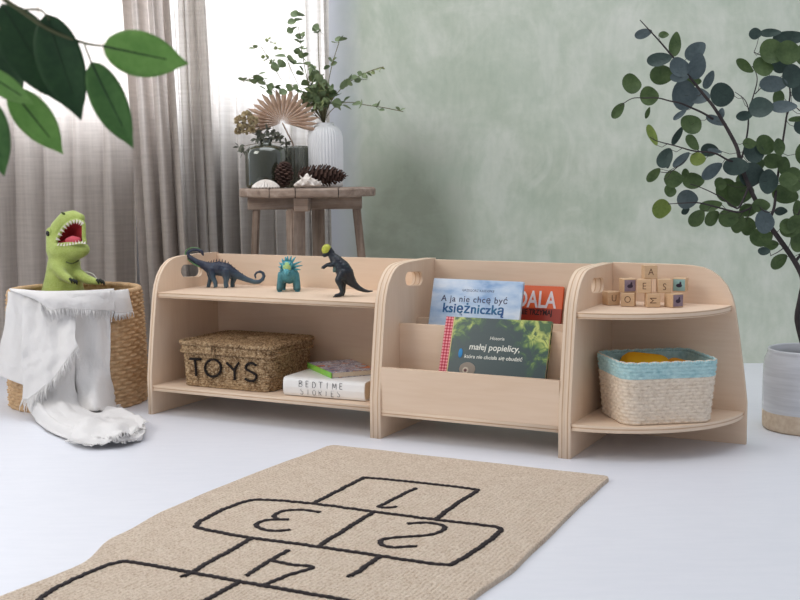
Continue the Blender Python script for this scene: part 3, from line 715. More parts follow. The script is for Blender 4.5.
# upper ones rest on the row below; positions taken at the same depth as those blocks
def putd(u, v, d_like, z, rot, *a, **k):
    u0, v0 = d_like; p0 = on_z(u0, v0, Z1); d = (p0-CAM).dot(FW); p = at(u, v, d); dd = Vector((-sin(radians(rot)), cos(radians(rot)), 0))*BS_/2; q = p+dd
    return block(q.x, q.y, z, rot, *a, **k)
putd(630, 290.5, (627, 306.2), Z2, R0+10, None, 'wooden block with a pale violet picture, second row, left end', pic=M_PURP)
putd(644.2, 290.5, (650, 307), Z2, R0-14, 'E', 'wooden block marked E, second row, directly under the top one on its left')
putd(664.5, 290.5, (660, 307), Z2, R0-6, 'S', 'wooden block marked S, second row, right of the E block', turn=180)
putd(679, 290.5, (676, 305.5), Z2, R0-24, None, 'wooden block with a mint green picture, second row, right end', pic=M_MINT)
putd(651, 274.5, (653, 306.5), Z3, R0+1, 'A', 'single wooden block marked A on the very top of the pyramid')
# ================================================================ toy dinosaurs on the upper shelf
class Local:
    """local sheet facing the viewer: pixel (u, v) -> (x, y, z) in metres around a foot point"""
    def __init__(s, u0, v0, p): s.u0, s.v0, s.p = u0, v0, Vector(p); s.dep = (s.p-CAM).dot(FW); s.m = s.dep/F_PX; s.Mi = (Matrix.Translation(s.p) @ Matrix.Rotation(TH, 4, 'Z')).inverted()
    def __call__(s, u, v, y=0.0, r=None):
        q = tuple(s.Mi @ at(u, v, s.dep+y)); return q if r is None else (*q, r*s.m)
def skin_mat(name, a, b, c, axis='z', lo=0, hi=.1, rough=.45, sc=60, spec=.45, mixn=.35):
    """moulded two-tone vinyl: colour a low, b high on the body, speckled with c"""
    t = NT(name); v = t.coord((1, 1, 1)); s = t.n('ShaderNodeSeparateXYZ'); t.l(v, s.inputs[0])
    n = t.noise(v, sc, 4, .6); k = t.math('DIVIDE', t.math('SUBTRACT', s.outputs['xyz'.index(axis)], lo), hi-lo)
    f = t.math('ADD', k, t.math('MULTIPLY', t.math('SUBTRACT', n, .5), .9))
    col = t.ramp(f, [(.15, a), (.7, b)]); col = t.mix(t.math('MULTIPLY', t.math('GREATER_THAN', n, .58), mixn), col, lin(c))
    return t.done(t.bsdf(col, rough, spec, t.bump(t.noise(v, sc*9, 2), .35, .0008)))
# --- long-necked one with a curled tail
p0 = on_z(222, 287.6, ZU); L = Local(222, 287.6, p0)
d1 = thing('toy_dinosaur', 'dark blue long-necked toy dinosaur with a curled tail, standing leftmost on the top shelf', 'toy', (p0.x, p0.y, ZU), TH)
M_D1 = skin_mat('navy_vinyl', (70, 92, 104), (34, 42, 62), (56, 76, 94), lo=.0, hi=.075)
body = [L(190, 258, -.004, 2.3), L(197, 262, -.003, 3.0), L(205, 265.8, 0, 4.4), L(212, 269, 0, 6.6), L(219, 268.6, 0, 7.6), L(226, 270, 0, 7.4), L(233, 273, 0, 5.2), L(240, 276.5, 0, 3.6), L(247, 279.6, 0, 2.8), L(254, 281.8, 0, 2.4), L(259, 281.9, 0, 2.1), L(262.6, 279.5, 0, 1.9), L(264, 276, 0, 1.7), L(263, 273, 0, 1.5), L(260, 271.6, 0, 1.4), L(256.6, 272.6, 0, 1.3), L(254.8, 275, 0, 1.2), L(255.6, 277.8, 0, 1.0)]
neck = [L(199, 263, -.003, 3.0), L(192.5, 259, -.003, 2.4), L(188.3, 255.8, -.003, 2.0), L(187.6, 253.4, -.003, 1.7), L(189.2, 251.3, -.003, 1.5), L(193, 250, -.003, 1.45), L(197.5, 250, -.003, 1.45), L(201.3, 251.2, -.003, 1.7), L(202.6, 253.2, -.003, 1.6), L(203.2, 255.3, -.003, .9)]
legs = [[L(211.5, 270, -.010, 4.3), L(213, 278, -.013, 2.8), L(215.4, 282.5, -.013, 2.3), L(215.6, 285.6, -.013, 2.3)], [L(209.5, 270, .010, 4.0), L(210.6, 278, .014, 2.6), L(209.2, 283, .014, 2.1), L(208.6, 285.8, .014, 2.1)],
        [L(226, 272, -.011, 5.2), L(226.4, 279, -.014, 3.2), L(225.7, 283, -.014, 2.4), L(226.2, 285.6, -.014, 2.5)], [L(229.6, 272, .011, 5.0), L(234, 278.5, .015, 3.1), L(232.4, 283, .015, 2.3), L(232.6, 285.4, .015, 2.4)]]
b1 = blob('body', [body, neck]+legs, M_D1, d1, .0013, 3)
m = MB(); rr = [L(204.5, 254.6, -.003), L(200, 248.6, -.003), L(193, 247.6, -.003), L(187, 250, -.003), L(185.4, 254.3, -.003), L(187.6, 258.5, -.004), L(193, 263.4, -.007), L(200, 267, -.009)]
m.tube(smooth_path(rr[1:], 5), [.0010+.0011*sin(pi*min(1, i/36)) for i in range(31)], 7); o = m.build('neck_stripe', paint('moss_green', (108, 150, 96), (84, 124, 84), 80, .5), d1); o['label'] = 'pale green stripe along the neck'
m = MB()
for i, (u, v) in enumerate([(208.5, 262), (211, 261), (213.6, 260.4), (216.2, 260.1), (219, 260), (222, 260.3), (225, 261.2), (228, 262.7), (231, 264.8), (234.5, 267.7), (238, 270.6), (242, 273.3)]):
    a = Vector(L(u, v+1.4)); b = Vector(L(u+.5, v-(1.2 if i < 8 else .6))); m.tube([a, (a+b)/2, b], [.002, .0014, .0003], 6)
m.build('back_spines', M_D1, d1)
m = MB(); m.add(ellipsoid(L(201.6, 250.8, -.0062), (.0009,)*3, 2)); m.add(ellipsoid(L(201.6, 250.8, .0002), (.0009,)*3, 2)); m.build('eyes', paint('eye_black', (16, 16, 16), rough=.2), d1)
m = MB()
for lg in legs:
    f = lg[-1]
    m = MB()
    for k in (-1, 0, 1): m.add(ellipsoid((f[0]-.0048, f[1]+k*.0018, .0013), (.0018, .0012, .0013), 2))
    m.build('toes', M_D1, d1)
# --- teal horned one facing the viewer
p0 = on_z(288.5, 291.6, ZU); L = Local(288.5, 291.6, p0)
d2 = thing('toy_dinosaur', 'teal toy dinosaur with a fan of horns around its pale green face, in the middle of the top shelf', 'toy', (p0.x, p0.y, ZU), TH)
d2['label'] = 'teal toy dinosaur with a horned frill round its pale face, facing the viewer'
M_D2 = skin_mat('teal_vinyl', (62, 128, 138), (88, 164, 176), (44, 96, 108), lo=0, hi=.05, sc=90, rough=.5)
M_D2b = skin_mat('grey_teal_vinyl', (64, 104, 108), (70, 134, 144), (46, 80, 88), lo=0, hi=.05, sc=90, rough=.5)
b = blob('body', [[L(288.5, 275, -.002, 8.2), L(289, 274.5, .012, 9.6), L(290, 275, .034, 9.0), L(292, 276, .056, 5.0), L(294, 279, .08, 2.6), L(295, 284, .1, 1.2)],
    [L(282, 275, .002, 4.6), L(280.3, 283, .002, 3.5), L(279.6, 288.6, -.002, 3.4)], [L(295, 275, .002, 4.6), L(297, 283, .002, 3.5), L(297.6, 288.6, -.002, 3.4)],
    [L(284, 278, .042, 4.2), L(283.4, 284, .046, 2.9), L(283.2, 289.5, .044, 2.6)], [L(295, 278, .042, 4.2), L(295.6, 284, .046, 2.9), L(295.8, 289.5, .044, 2.6)]], M_D2b, d2, .0013, 3)
m = MB()
for x in (279.6, 297.6, 283.2, 295.8):
    m = MB()
    for k in (-1, 0, 1): q = L(x+k*1.5, 290.6, -.009 if x in (279.6, 297.6) else .038); m.add(ellipsoid((q[0], q[1], .0018), (.0024, .003, .0018), 2))
    m.build('toes', M_D2, d2)
head = blob('head', [[L(287, 266, -.010, 5.2), L(286.8, 269, -.020, 4.2), L(286.6, 272, -.030, 2.9), L(286.5, 274, -.034, 1.7)], [L(284.5, 265, -.010, 3.4), L(289.6, 265, -.010, 3.4)]], M_D2, d2, .0011, 3)
m = MB(); V_, F_ = ellipsoid((0, 0, 0), (1, 1, 1), 3)
q = L(287.4, 266, -.006); m.add(([Vector((v.x*.0175, v.y*.0035, v.z*.0172))+Vector(q) for v in V_], F_)); fr = m.build('frill', M_D2, d2)
q = L(286.9, 267.2, -.0265); MB().add(([Vector((v.x*.0105, v.y*.0075, v.z*.0135))+Vector(q) for v in V_], F_)).build('face', paint('lime_face', (196, 214, 122), (150, 196, 140), 140, .5), head)['label'] = 'pale lime face'
m = MB(); spikes = [(282, 258.5, 283.6, 263), (285.2, 256.6, 286, 261), (287.6, 255.8, 287.6, 260.6), (291.4, 255.8, 290, 261), (295.9, 256.7, 292, 262), (301.6, 261.5, 293.6, 264.8), (302.6, 265.4, 293.8, 267.2), (300.8, 269.8, 293.4, 269.4), (279, 262.5, 282, 265.5), (278.3, 266.7, 281.6, 268), (279.4, 270.6, 282.4, 270)]
for a, bb_, c, e in spikes: A = Vector(L(a, bb_, -.006)); B = Vector(L(c, e, -.008)); m.tube([B, B.lerp(A, .5)+Vector((0, -.002, .001)), A], [.0036, .0027, .0006], 7)
A = Vector(L(285, 266, -.026)); m.tube([A, A+Vector((-.003, -.006, .008)), A+Vector((-.004, -.008, .014))], [.003, .002, .0004], 7); A = Vector(L(289.4, 266, -.026)); m.tube([A, A+Vector((.003, -.006, .008)), A+Vector((.004, -.008, .014))], [.003, .002, .0004], 7)
A = Vector(L(286.6, 272.6, -.034)); m.tube([A, A+Vector((0, -.006, .006))], [.0016, .0003], 7); m.build('horns', M_D2, head)
m = MB(); m.add(ellipsoid(L(284.3, 267, -.0275), (.0011,)*3, 2)); m.add(ellipsoid(L(289.6, 267, -.0275), (.0011,)*3, 2)); m.build('eyes', paint('eye_black', (16, 16, 16)), head)
# --- upright black one with a yellow dome
p0 = on_z(341, 296.6, ZU); L = Local(341, 296.6, p0)
d3 = thing('toy_dinosaur', 'black two-legged toy dinosaur with a yellow domed head, rightmost on the top shelf', 'toy', (p0.x, p0.y, ZU), TH)
M_D3 = skin_mat('black_vinyl', (30, 36, 42), (26, 32, 42), (52, 72, 76), lo=0, hi=.1, sc=70, rough=.4)
b3 = blob('body', [[L(330.6, 253.6, 0, 3.6), L(333.5, 257.5, 0, 4.6), L(337.5, 262.5, 0, 6.8), L(342, 268, 0, 8.4), L(345.5, 273.5, 0, 8.4), L(349.2, 279, 0, 6.2), L(353.5, 284, 0, 4.0), L(358.5, 288, 0, 2.8), L(363.5, 290.3, 0, 2.0), L(368, 291.4, 0, 1.4), L(372.6, 291, 0, .8)],
    [L(343, 273, -.012, 5.4), L(338.8, 280, -.015, 4.1), L(340.6, 286, -.015, 2.7), L(342.2, 291, -.015, 2.3), L(340.8, 294.6, -.015, 2.2), L(336, 295.6, -.016, 1.8)],
    [L(344.6, 273, .012, 5.2), L(342.8, 281, .015, 3.9), L(343.4, 287, .015, 2.6), L(343.6, 291, .015, 2.2), L(342.6, 294.2, .015, 2.1), L(338, 295, .015, 1.7)],
    [L(335, 263.5, -.010, 2.5), L(330.8, 265.6, -.014, 1.7), L(327.2, 265.2, -.015, 1.5), L(323.4, 267.6, -.015, 1.7)],
    [L(335, 262.5, .010, 2.4), L(331, 263.4, .013, 1.6), L(326.6, 264.4, .013, 1.4), L(324, 266.2, .013, 1.5)]], M_D3, d3, .0013, 3)
hd = blob('head', [[L(329.2, 250.4, 0, 3.8), L(327, 253, 0, 3.6), L(324.4, 255.2, 0, 2.2)], [L(331.4, 252.8, 0, 3.4)]], M_D3, d3, .0011, 3)
MB().add(ellipsoid(L(326.4, 249.4, -.0006), (.0121, .0118, .0138), 3, Matrix.Rotation(.35, 4, 'Y'))).build('dome', paint('yellow_dome', (208, 206, 86), (168, 178, 60), 120, .4), hd)['label'] = 'bright yellow dome of the skull'
m = MB()
for k in range(8): A = Vector(L(330.8-k*.3, 248+k*.9, -.006-.0006*k)); m.tube([A, A+Vector((.0025, -.0015, .002))], [.0011, .0003], 5)
m.add(ellipsoid(L(326, 253.8, -.0085), (.001,)*3, 2)); m.build('head_spikes', M_D3, hd)
m = MB(); V_, F_ = ellipsoid((0, 0, 0), (1, 1, 1), 3); q = L(337, 266, -.0095)
MB().add(([Matrix.Rotation(.5, 3, 'Y') @ Vector((v.x*.0075, v.y*.0055, v.z*.019))+Vector(q) for v in V_], F_)).build('belly_patch', paint('grey_green_vinyl', (92, 118, 112), (62, 86, 84), 90, .5), d3)['label'] = 'grey green chest patch'
m = MB()
for (x, y) in ((335, -.016), (337, .015)):
    m = MB()
    for k in (-1, 0, 1): q = L(x, 295.8, y+k*.004); m.tube([(q[0]+.004, q[1], .0026), (q[0]-.002, q[1], .002), (q[0]-.0055, q[1]+k*.001, .0008)], [.002, .0016, .0004], 6)
    m.build('toes', M_D3, d3)
for (u, v, y) in ((322.6, 268, -.015), (323.2, 266.6, .013)):
    m = MB()
    for k in (-1, 0, 1): q = Vector(L(u, v, y+k*.0018)); m.tube([q, q+Vector((-.0038, 0, .0012*k))], [.0013, .0004], 5)
    m.build('claws', M_D3, d3)

# ================================================================ green tyrannosaurus hand puppet, in the round basket
P0 = at(66, 283, 3.40); L = Local(66, 283, P0)
tp = thing('hand_puppet', 'lime green plush dinosaur puppet with a wide open red mouth, rising from the round basket', 'soft toy', P0, TH)
t = NT('lime_plush'); v = t.coord((1, 1, 1)); n = t.noise(v, 28, 4, .6); n2 = t.noise(v, 300, 3, .7)
M_LIME = t.done(t.bsdf(t.mix(.4, t.ramp(n, [(.35, (156, 174, 84)), (.65, (180, 196, 108))]), t.ramp(n2, [(.35, (146, 164, 80)), (.65, (194, 206, 136))])), .95, .1, t.bump(n2, .6, .003), Sheen_Weight=.3))
pb_ = blob('plush_body', [
    [L(63, 318, .0, 24), L(63, 292, .0, 21.5), L(63.5, 275, 0, 18), L(64, 263, 0, 16.5), L(64, 253, -.004, 16)],
    [L(64, 252, -.004, 15.5), L(71, 250, -.020, 12.5), L(78, 250, -.034, 9.5), L(83, 249.5, -.042, 7)],                  # lower jaw
    [L(60, 250, .0, 14), L(57, 238, .006, 11), L(60.5, 228, .002, 10), L(66, 220.5, -.010, 9), L(73, 217.5, -.022, 7.6), L(80, 218.5, -.034, 5.4)],  # skull and snout
    [L(60, 246, .03, 12), L(62, 232, .03, 11), L(68, 224, .02, 9), L(76, 220, .004, 6.5)],
    [L(57, 268, -.035, 6.5), L(63, 275, -.06, 5.2), L(70, 280, -.078, 4.2), L(73, 282, -.082, 3.4)],                    # near arm
    [L(76, 272, -.01, 6), L(86, 279, -.035, 5), L(95, 281.6, -.05, 4), L(99, 282.4, -.054, 3.4)]], M_LIME, tp, .0042, 4)
# cut the open mouth out of the plush, then line it
cutp = [(57, 243.5), (59.5, 235.5), (63.8, 229), (68.6, 224.4), (74, 222), (80, 222.2), (86, 222), (90, 232), (90, 243), (84, 242.8), (76, 242.8), (66, 243.4)]
n = len(cutp); V = [L(u, v, y) for y in (-.25, -.008) for u, v in cutp]; F = [tuple(range(n))[::-1], tuple(range(n, 2*n))]+[(i, (i+1) % n, (i+1) % n+n, i+n) for i in range(n)]
ctm = bpy.data.meshes.new('cut'); ctm.from_pydata(V, [], F); bm = bmesh.new(); bm.from_mesh(ctm); bmesh.ops.recalc_face_normals(bm, faces=bm.faces); bm.to_mesh(ctm); bm.free(); cto = bpy.data.objects.new('cut', ctm); COL.objects.link(cto); cto.parent = tp
md = pb_.modifiers.new('b', 'BOOLEAN'); md.operation = 'DIFFERENCE'; md.object = cto; md.solver = 'EXACT'; bake(pb_); bpy.data.objects.remove(cto)
for p in pb_.data.polygons: p.use_smooth = True
# mouth lining: a dished red lining between the jaws
rim = [(55.8, 244.5, -.030), (58.5, 236, -.034), (63, 228.5, -.036), (68, 223.4, -.040), (74, 220.6, -.046), (80, 221, -.052), (83.5, 224, -.056), (83.9, 231, -.056), (84, 238, -.058), (84.6, 243, -.062), (76, 243.5, -.060), (66, 244.2, -.046)]
rimp = smooth_path([L(*q) for q in rim], 4, True); cen = Vector(L(71, 235, -.004)); V = []; F = []; n = len(rimp); K = 8
for k in range(K+1):
    s = k/K
    for q in rimp: b_ = Vector(q)*(1-s)+cen*s; b_.y = q.y+(cen.y-q.y)*sin(s*pi/2); V.append(b_)
for k in range(K):
    for i in range(n): F.append((k*n+i, k*n+(i+1) % n, (k+1)*n+(i+1) % n, (k+1)*n+i))
ml = mesh('mouth_lining', V, F, paint('crimson_felt', (150, 26, 34), (124, 16, 26), 30, .95, .3, 300, .001), tp, True); so = ml.modifiers.new('t', 'SOLIDIFY'); so.thickness = .004; so.offset = -1; bake(ml)
for p in ml.data.polygons: p.use_smooth = True
ml['label'] = 'dark red lining of the open mouth'
# lips in the body's green around the lining
lp = MB(); lp.tube(rimp, .0058, 10, closed=True); lips = lp.build('lips', M_LIME, tp)
tg = blob('tongue', [[L(68, 240.5, -.040, 3), L(73, 239.5, -.050, 4), L(78, 240.5, -.058, 3.6)], [L(72, 241, -.048, 3.4), L(77, 242, -.056, 3.4)]], paint('pink_felt', (206, 92, 104), (190, 76, 90), 30, .95), tp, .0025, 4); tg['label'] = 'pink tongue'
M_TOOTH = paint('tooth_felt', (236, 230, 218), rough=.9)
m = MB()
top = smooth_path([L(56.6, 240.5, -.040), L(59.8, 233.2, -.043), L(64.2, 226.9, -.046), L(69, 222.6, -.051), L(74.5, 220.4, -.057), L(80, 221, -.063), L(83.6, 223.4, -.066)], 6)
bot = smooth_path([L(57.5, 244.6, -.042), L(63, 245.2, -.052), L(69, 244.7, -.062), L(75, 243.6, -.070), L(81, 242.6, -.074), L(86, 243.4, -.072)], 6)
mouthc = Vector(L(74, 234, -.05))
for pth, nn2, w, h_ in ((top, 10, .0085, .0150), (bot, 10, .0066, .0110)):
    for k in range(nn2):
        i = (k+.5)/nn2*(len(pth)-1); a = pth[int(i)]; b_ = pth[min(int(i)+1, len(pth)-1)]; c = a.lerp(b_, i-int(i)); tn = (b_-a).normalized(); d = (mouthc-c); d.y = 0; d = (d-tn*d.dot(tn)).normalized()
        c = c+Vector((0, -.004, 0)); o_ = c-d*.002; V = [o_-tn*w*.5+Vector((0, .002, 0)), o_+tn*w*.5+Vector((0, .002, 0)), o_+tn*w*.45+Vector((0, -.0022, 0)), o_-tn*w*.45+Vector((0, -.0022, 0)), o_+d*h_*.9]
        m.add((V, [(0, 1, 2, 3), (0, 4, 1), (1, 4, 2), (2, 4, 3), (3, 4, 0)]))
teeth = m.build('teeth', M_TOOTH, tp, False)
ey = thing_e = None
m = MB(); m.add(ellipsoid(L(50, 232.6, -.012), (.0115, .012, .0155), 3)); eb = m.build('eyelid', M_LIME, tp)
m = MB(); m.add(ellipsoid(L(48.4, 233.2, -.0175), (.0072, .008, .0095), 3)); m.build('eye', paint('eye_dark', (24, 22, 20), rough=.12, spec=.6), eb)
m = MB(); m.add(ellipsoid(L(63.6, 213.6, -.032), (.0085, .0025, .0035), 2, Matrix.Rotation(.5, 4, 'Y'))); m.build('nostril', paint('dark_green_stitch', (70, 84, 34)), tp)
m = MB(); m.tube(smooth_path([L(66, 262, -.047), L(71, 263.4, -.050), L(75, 262.4, -.046), L(78.5, 260.5, -.036)], 5), .0022, 6); m.build('neck_seam', paint('dark_green_stitch', (70, 84, 34)), tp)
for cl_ in (((71, 280.6, -.093), (74, 281.4, -.095), (76.3, 282.4, -.09)), ((98, 281.6, -.066), (101, 281.6, -.062), (103.4, 283, -.058))):
  m = MB()
  for (u, v, y) in cl_:
    q = Vector(L(u, v, y)); m.tube([q+Vector((-.004, .004, .005)), q+Vector((.001, 0, .001)), q+Vector((.003, -.003, -.007))], [.0042, .0042, .001], 8)
  m.build('claws', paint('claw_black', (36, 42, 34), rough=.6), tp)
m = MB(); m.tube(smooth_path([L(80, 271, .01), L(87, 272, -.01), L(93, 274, -.02), L(97, 279, -.025)], 6), .0012, 6); m.build('cord_loop', paint('white_cord', (230, 230, 226)), tp)

# ================================================================ white fringed blanket over the round basket
bc = wall_frame = None
BO = Vector((RB.x, RB.y, 0))
CO = Vector((-sin(TH), cos(TH), 0)); CR = Vector((cos(TH), sin(TH), 0))      # away / right, as seen from the room
def onb(u, v, off):
    """point on a cylinder 'off' outside the basket wall"""
    r = ray(u, v); R_ = .193+off; o = CAM-BO; a = r.x**2+r.y**2; b = 2*(o.x*r.x+o.y*r.y); c = o.x**2+o.y**2-R_*R_; D = b*b-4*a*c
    if D <= 0: s = -b/(2*a)
    else: s = (-b-sqrt(D))/(2*a)
    return CAM+r*s
def inb(u, z, back):                                       # a point inside the mouth of the basket
    q = onb(u, 288, 0); q = Vector((q.x, q.y, 0))+CO*back; return Vector((q.x, q.y, z))
t = NT('cotton_gauze'); v = t.coord((1, 1, 1)); n = t.noise(v, 90, 4, .7); n2 = t.noise(t.coord((300, 300, 60)), 1, 2)
d = t.n('ShaderNodeBsdfDiffuse'); d.inputs[0].default_value = lin((238, 236, 234)); tr = t.n('ShaderNodeBsdfTranslucent'); tr.inputs[0].default_value = lin((238, 236, 232)); mx = t.n('ShaderNodeMixShader'); mx.inputs[0].default_value = .15
t.l(t.bump(t.math('ADD', n, n2), .5, .003), d.inputs['Normal']); t.l(d.outputs[0], mx.inputs[1]); t.l(tr.outputs[0], mx.inputs[2]); M_GAUZE = t.done(mx.outputs[0])
def bsurf(grid, nu, nv):
    rows = [smooth_path(r, nu) for r in grid]; cols = [smooth_path([r[i] for r in rows], nv) for i in range(len(rows[0]))]
    return [[cols[i][j] for i in range(len(cols))] for j in range(len(cols[0]))]
bl_V = []; bl_F = []; fringes = []
def patch(grid, nu=9, nv=9, wr=.0062, fold=0, hem=False, seed=0, fr_len=.03, hem2=None):
    fringe = MB(); S = bsurf(grid, nu, nv); o = len(bl_V); R_ = len(S); C_ = len(S[0])
    for j, row in enumerate(S):
        for i, q in enumerate(row):
            w = mnoise.noise(Vector((q.x*16+seed, q.y*16, q.z*7)))*wr*2+mnoise.noise(q*42+Vector((seed, 0, 0)))*wr*.8
            f = fold*sin(i/C_*pi*5+seed+j/R_*.8)*min(1, j/R_*2)
            rd = 1-abs(mnoise.noise(Vector((q.x*22+seed*3, q.y*22, q.z*11))))*2.2; rd2 = 1-abs(mnoise.noise(Vector((q.x*9-seed, q.y*9, q.z*5+seed))))*2.4
            w += wr*(.8*rd+1.1*rd2); lo_ = max(0, min(1, (.10-q.z)/.07)); q2 = q-CO*((w+f)*(1-lo_*.7)+.002)
            if lo_ > 0 and q.z > .0065: q2.z += lo_*(w*.9+max(0, f)*2.2)
            if q2.z < .0045: q2.z = .0045+abs(w)*.5
            bl_V.append(q2)
    for j in range(R_-1):
        for i in range(C_-1): a = o+j*C_+i; bl_F.append((a, a+1, a+C_+1, a+C_))
    rnd = random.Random(seed); fringes.append(fringe)
    if hem:
        for i in range(0, C_-1):
            a = bl_V[o+(R_-1)*C_+i]; b = bl_V[o+(R_-1)*C_+i+1]; up_ = (a-bl_V[o+(R_-2)*C_+i]).normalized(); n_ = max(1, int((b-a).length/.0042))
            for k in range(n_):
                p = a.lerp(b, k/n_); d_ = (up_*.5+Vector((rnd.uniform(-.35, .35), rnd.uniform(-.3, .1), -.75))).normalized(); l_ = fr_len*rnd.uniform(.6, 1.15)
                if p.z < .03: d_ = Vector((up_.x+rnd.uniform(-.3, .3), up_.y+rnd.uniform(-.3, .3), 0)).normalized()
                e1 = p+d_*l_*.5+Vector((rnd.uniform(-.003, .003), -.001, 0)); e2 = p+d_*l_+Vector((rnd.uniform(-.004, .004), rnd.uniform(-.003, .003), 0))
                for e_ in (e1, e2): e_.z = max(e_.z, .0025)
                fringe.tube([p, e1, e2], [.0019, .0015, .0009], 4)
B = onb; G = lambda u, v, z=.006: on_z(u, v, z)
RT_ = RBH+.012
def rimrow(us, dz=0): return [inb(u, RT_+dz, .006) for u in us]
# left panel, flaring out at the bottom
patch([[inb(u, RBH-.05, .05) for u in (12, 22, 33, 46, 60, 74)], rimrow((10, 20, 32, 46, 60, 74)),
       [B(9, 300, .008), B(20, 300, .010), B(32, 300, .012), B(46, 300, .012), B(60, 300, .010), B(74, 300, .008)],
       [B(5, 330, .016), B(18, 332, .018), B(31, 334, .016), B(46, 334, .012), B(60, 335, .010), B(76, 335, .008)],
       [B(1, 358, .026), B(15, 362, .026), B(29, 366, .02), B(46, 370, .012), B(60, 370, .010), B(76, 372, .008)],
       [B(-3, 373, .034), B(11, 380, .03), B(26, 386, .022), B(44, 396, .012), B(60, 398, .010), B(76, 402, .008)]], fold=.004, seed=1)
# right panel, straight to the floor
patch([[inb(u, RBH-.05, .05) for u in (66, 76, 87, 99, 112)], rimrow((66, 76, 87, 99, 112)),
       [B(66, 300, .010), B(76, 300, .012), B(88, 300, .014), B(100, 300, .012), B(111, 300, .008)],
       [B(68, 335, .010), B(77, 335, .014), B(88, 335, .018), B(100, 335, .016), B(111, 335, .008)],
       [B(72, 370, .010), B(80, 370, .014), B(90, 370, .018), B(101, 370, .016), B(112, 372, .008)],
       [G(74, 407, .02), G(84, 409, .025), G(95, 410, .03), G(106, 409, .02), G(117, 406, .008)],
       [G(76, 414), G(86, 415, .01), G(97, 414, .014), G(108, 413, .01), G(120, 409)]], fold=.003, hem=True, seed=4, fr_len=.018)
# front fold with its diagonal fringed hem
patch([rimrow((26, 38, 50, 62, 74)), [B(25, 300, .018), B(38, 300, .022), B(50, 300, .024), B(62, 300, .024), B(74, 300, .018)],
       [B(25, 325, .024), B(38, 325, .034), B(51, 322, .036), B(64, 320, .036), B(75, 314, .026)],
       [B(24, 360, .044), B(38, 354, .056), B(52, 347, .058), B(65, 338, .056), B(76, 328, .044)],
       [B(24, 382, .062), B(38, 373, .070), B(52, 363, .072), B(65, 350, .068), B(76, 336, .056)],
       [B(23, 402, .074), B(38, 392, .080), B(53, 379, .082), B(66, 363, .078), B(80, 345, .064)]], fold=.005, hem=True, seed=7, fr_len=.036, nu=12)
# under it the length that runs down and trails over the floor
patch([[B(30, 350, .014), B(42, 345, .02), B(54, 340, .022), B(66, 335, .022), B(76, 330, .016)],
       [B(28, 380, .02), B(40, 376, .028), B(53, 374, .030), B(66, 372, .026), B(76, 368, .018)],
       [B(27, 402, .03), B(40, 402, .046), B(54, 400, .050), B(67, 398, .044), B(77, 394, .026)],
       [G(34, 418, .008), G(49, 418, .024), G(65, 416, .030), G(80, 412, .028), G(94, 409, .016)],
       [G(48, 430, .006), G(65, 428, .016), G(82, 423, .022), G(98, 417, .020), G(114, 412, .010)],
       [G(66, 438, .006), G(83, 435, .012), G(100, 430, .017), G(118, 424, .016), G(135, 419, .010)],
       [G(90, 444, .006), G(104, 442, .012), G(120, 439, .022), G(136, 433, .018), G(146, 426, .008)]], wr=.0045, fold=.005, hem=True, seed=11, fr_len=.016, nu=12, nv=10)
patch([[G(80, 415, .02), G(100, 418, .018), G(125, 421, .014), G(144, 424, .008)], [G(76, 425, .02), G(98, 427, .030), G(122, 428, .026), G(146, 430, .010)],
       [G(72, 435, .02), G(95, 438, .022), G(120, 438, .02), G(145, 436, .010)], [G(68, 441, .006), G(92, 446, .008), G(120, 444, .008), G(143, 439, .006)]], wr=.0042, fold=.003, hem=True, seed=17, fr_len=.016)
# short turned-over flap with fringe, then the small corner at the right
patch([[inb(u, RBH-.03, .06) for u in (12, 30, 48, 66, 84, 100, 113)], [q+Vector((0, 0, .006)) for q in rimrow((10, 28, 46, 64, 82, 99, 114))],
       [B(14, 291, .028), B(30, 293, .032), B(46, 297, .036), B(64, 299, .036), B(82, 300, .030), B(99, 301, .024), B(115, 301, .014)],
       [B(40, 300, .034), B(45, 305, .036), B(53, 309, .040), B(66, 308, .040), B(82, 309, .034), B(99, 310, .028), B(115, 311, .016)]], wr=.004, fold=.003, hem=True, seed=21, fr_len=.03)
patch([[inb(u, RBH-.03, .05) for u in (112, 117, 122, 128)], rimrow((112, 117, 122, 128)),
       [B(113, 298, .012), B(118, 298, .014), B(124, 298, .014), B(130, 297, .010)], [B(115, 313, .012), B(121, 313, .014), B(127, 312, .014), B(133, 310, .012)]], wr=.002, hem=True, seed=25, fr_len=.02)
bk = thing('blanket', 'white gauze blanket with a fringe, hanging over the round basket and trailing on the floor', 'blanket', (BO.x, BO.y, 0))
cl = mesh('cloth', [v-BO for v in bl_V], bl_F, M_GAUZE, bk, True); so = cl.modifiers.new('t', 'SOLIDIFY'); so.thickness = .0025; so.offset = 0; bake(cl)
for p in cl.data.polygons: p.use_smooth = True
for fr_ in fringes:
    if fr_.V: fr_.V = [v-BO for v in fr_.V]; fr_.build('fringe', M_GAUZE, bk)
# ================================================================ rustic stool and what stands on it
SD = 3.47; SC = at(307.5, 190, SD); SZ = .603
stl = thing('stool', 'rustic weathered wooden stool with a thick round top, standing before the sheer curtain', 'stool', (SC.x, SC.y, 0), TH)
def weathered(name, axis, a=(158, 140, 126), b=(116, 100, 90), c=(186, 172, 160)):
    t = NT(name); st = {'x': (2, 26, 26), 'z': (26, 26, 2)}[axis]; v = t.coord(st); n = t.noise(v, 1.5, 5, .7, .5); n2 = t.noise(t.coord((1, 1, 1)), 40, 3)
    return t.done(t.bsdf(t.mix(.3, t.ramp(n, [(.3, b), (.5, a), (.7, c)]), t.ramp(n2, [(.35, b), (.6, a)])), .85, .15, t.bump(n, .6, .004)))
M_WX, M_WZ = weathered('weathered_wood', 'x'), weathered('weathered_wood_legs', 'z')
M_CRACK = paint('dark_crack', (38, 28, 24), rough=1)
sm = SD/F_PX
def sx_(u): return (u-307.5)*sm
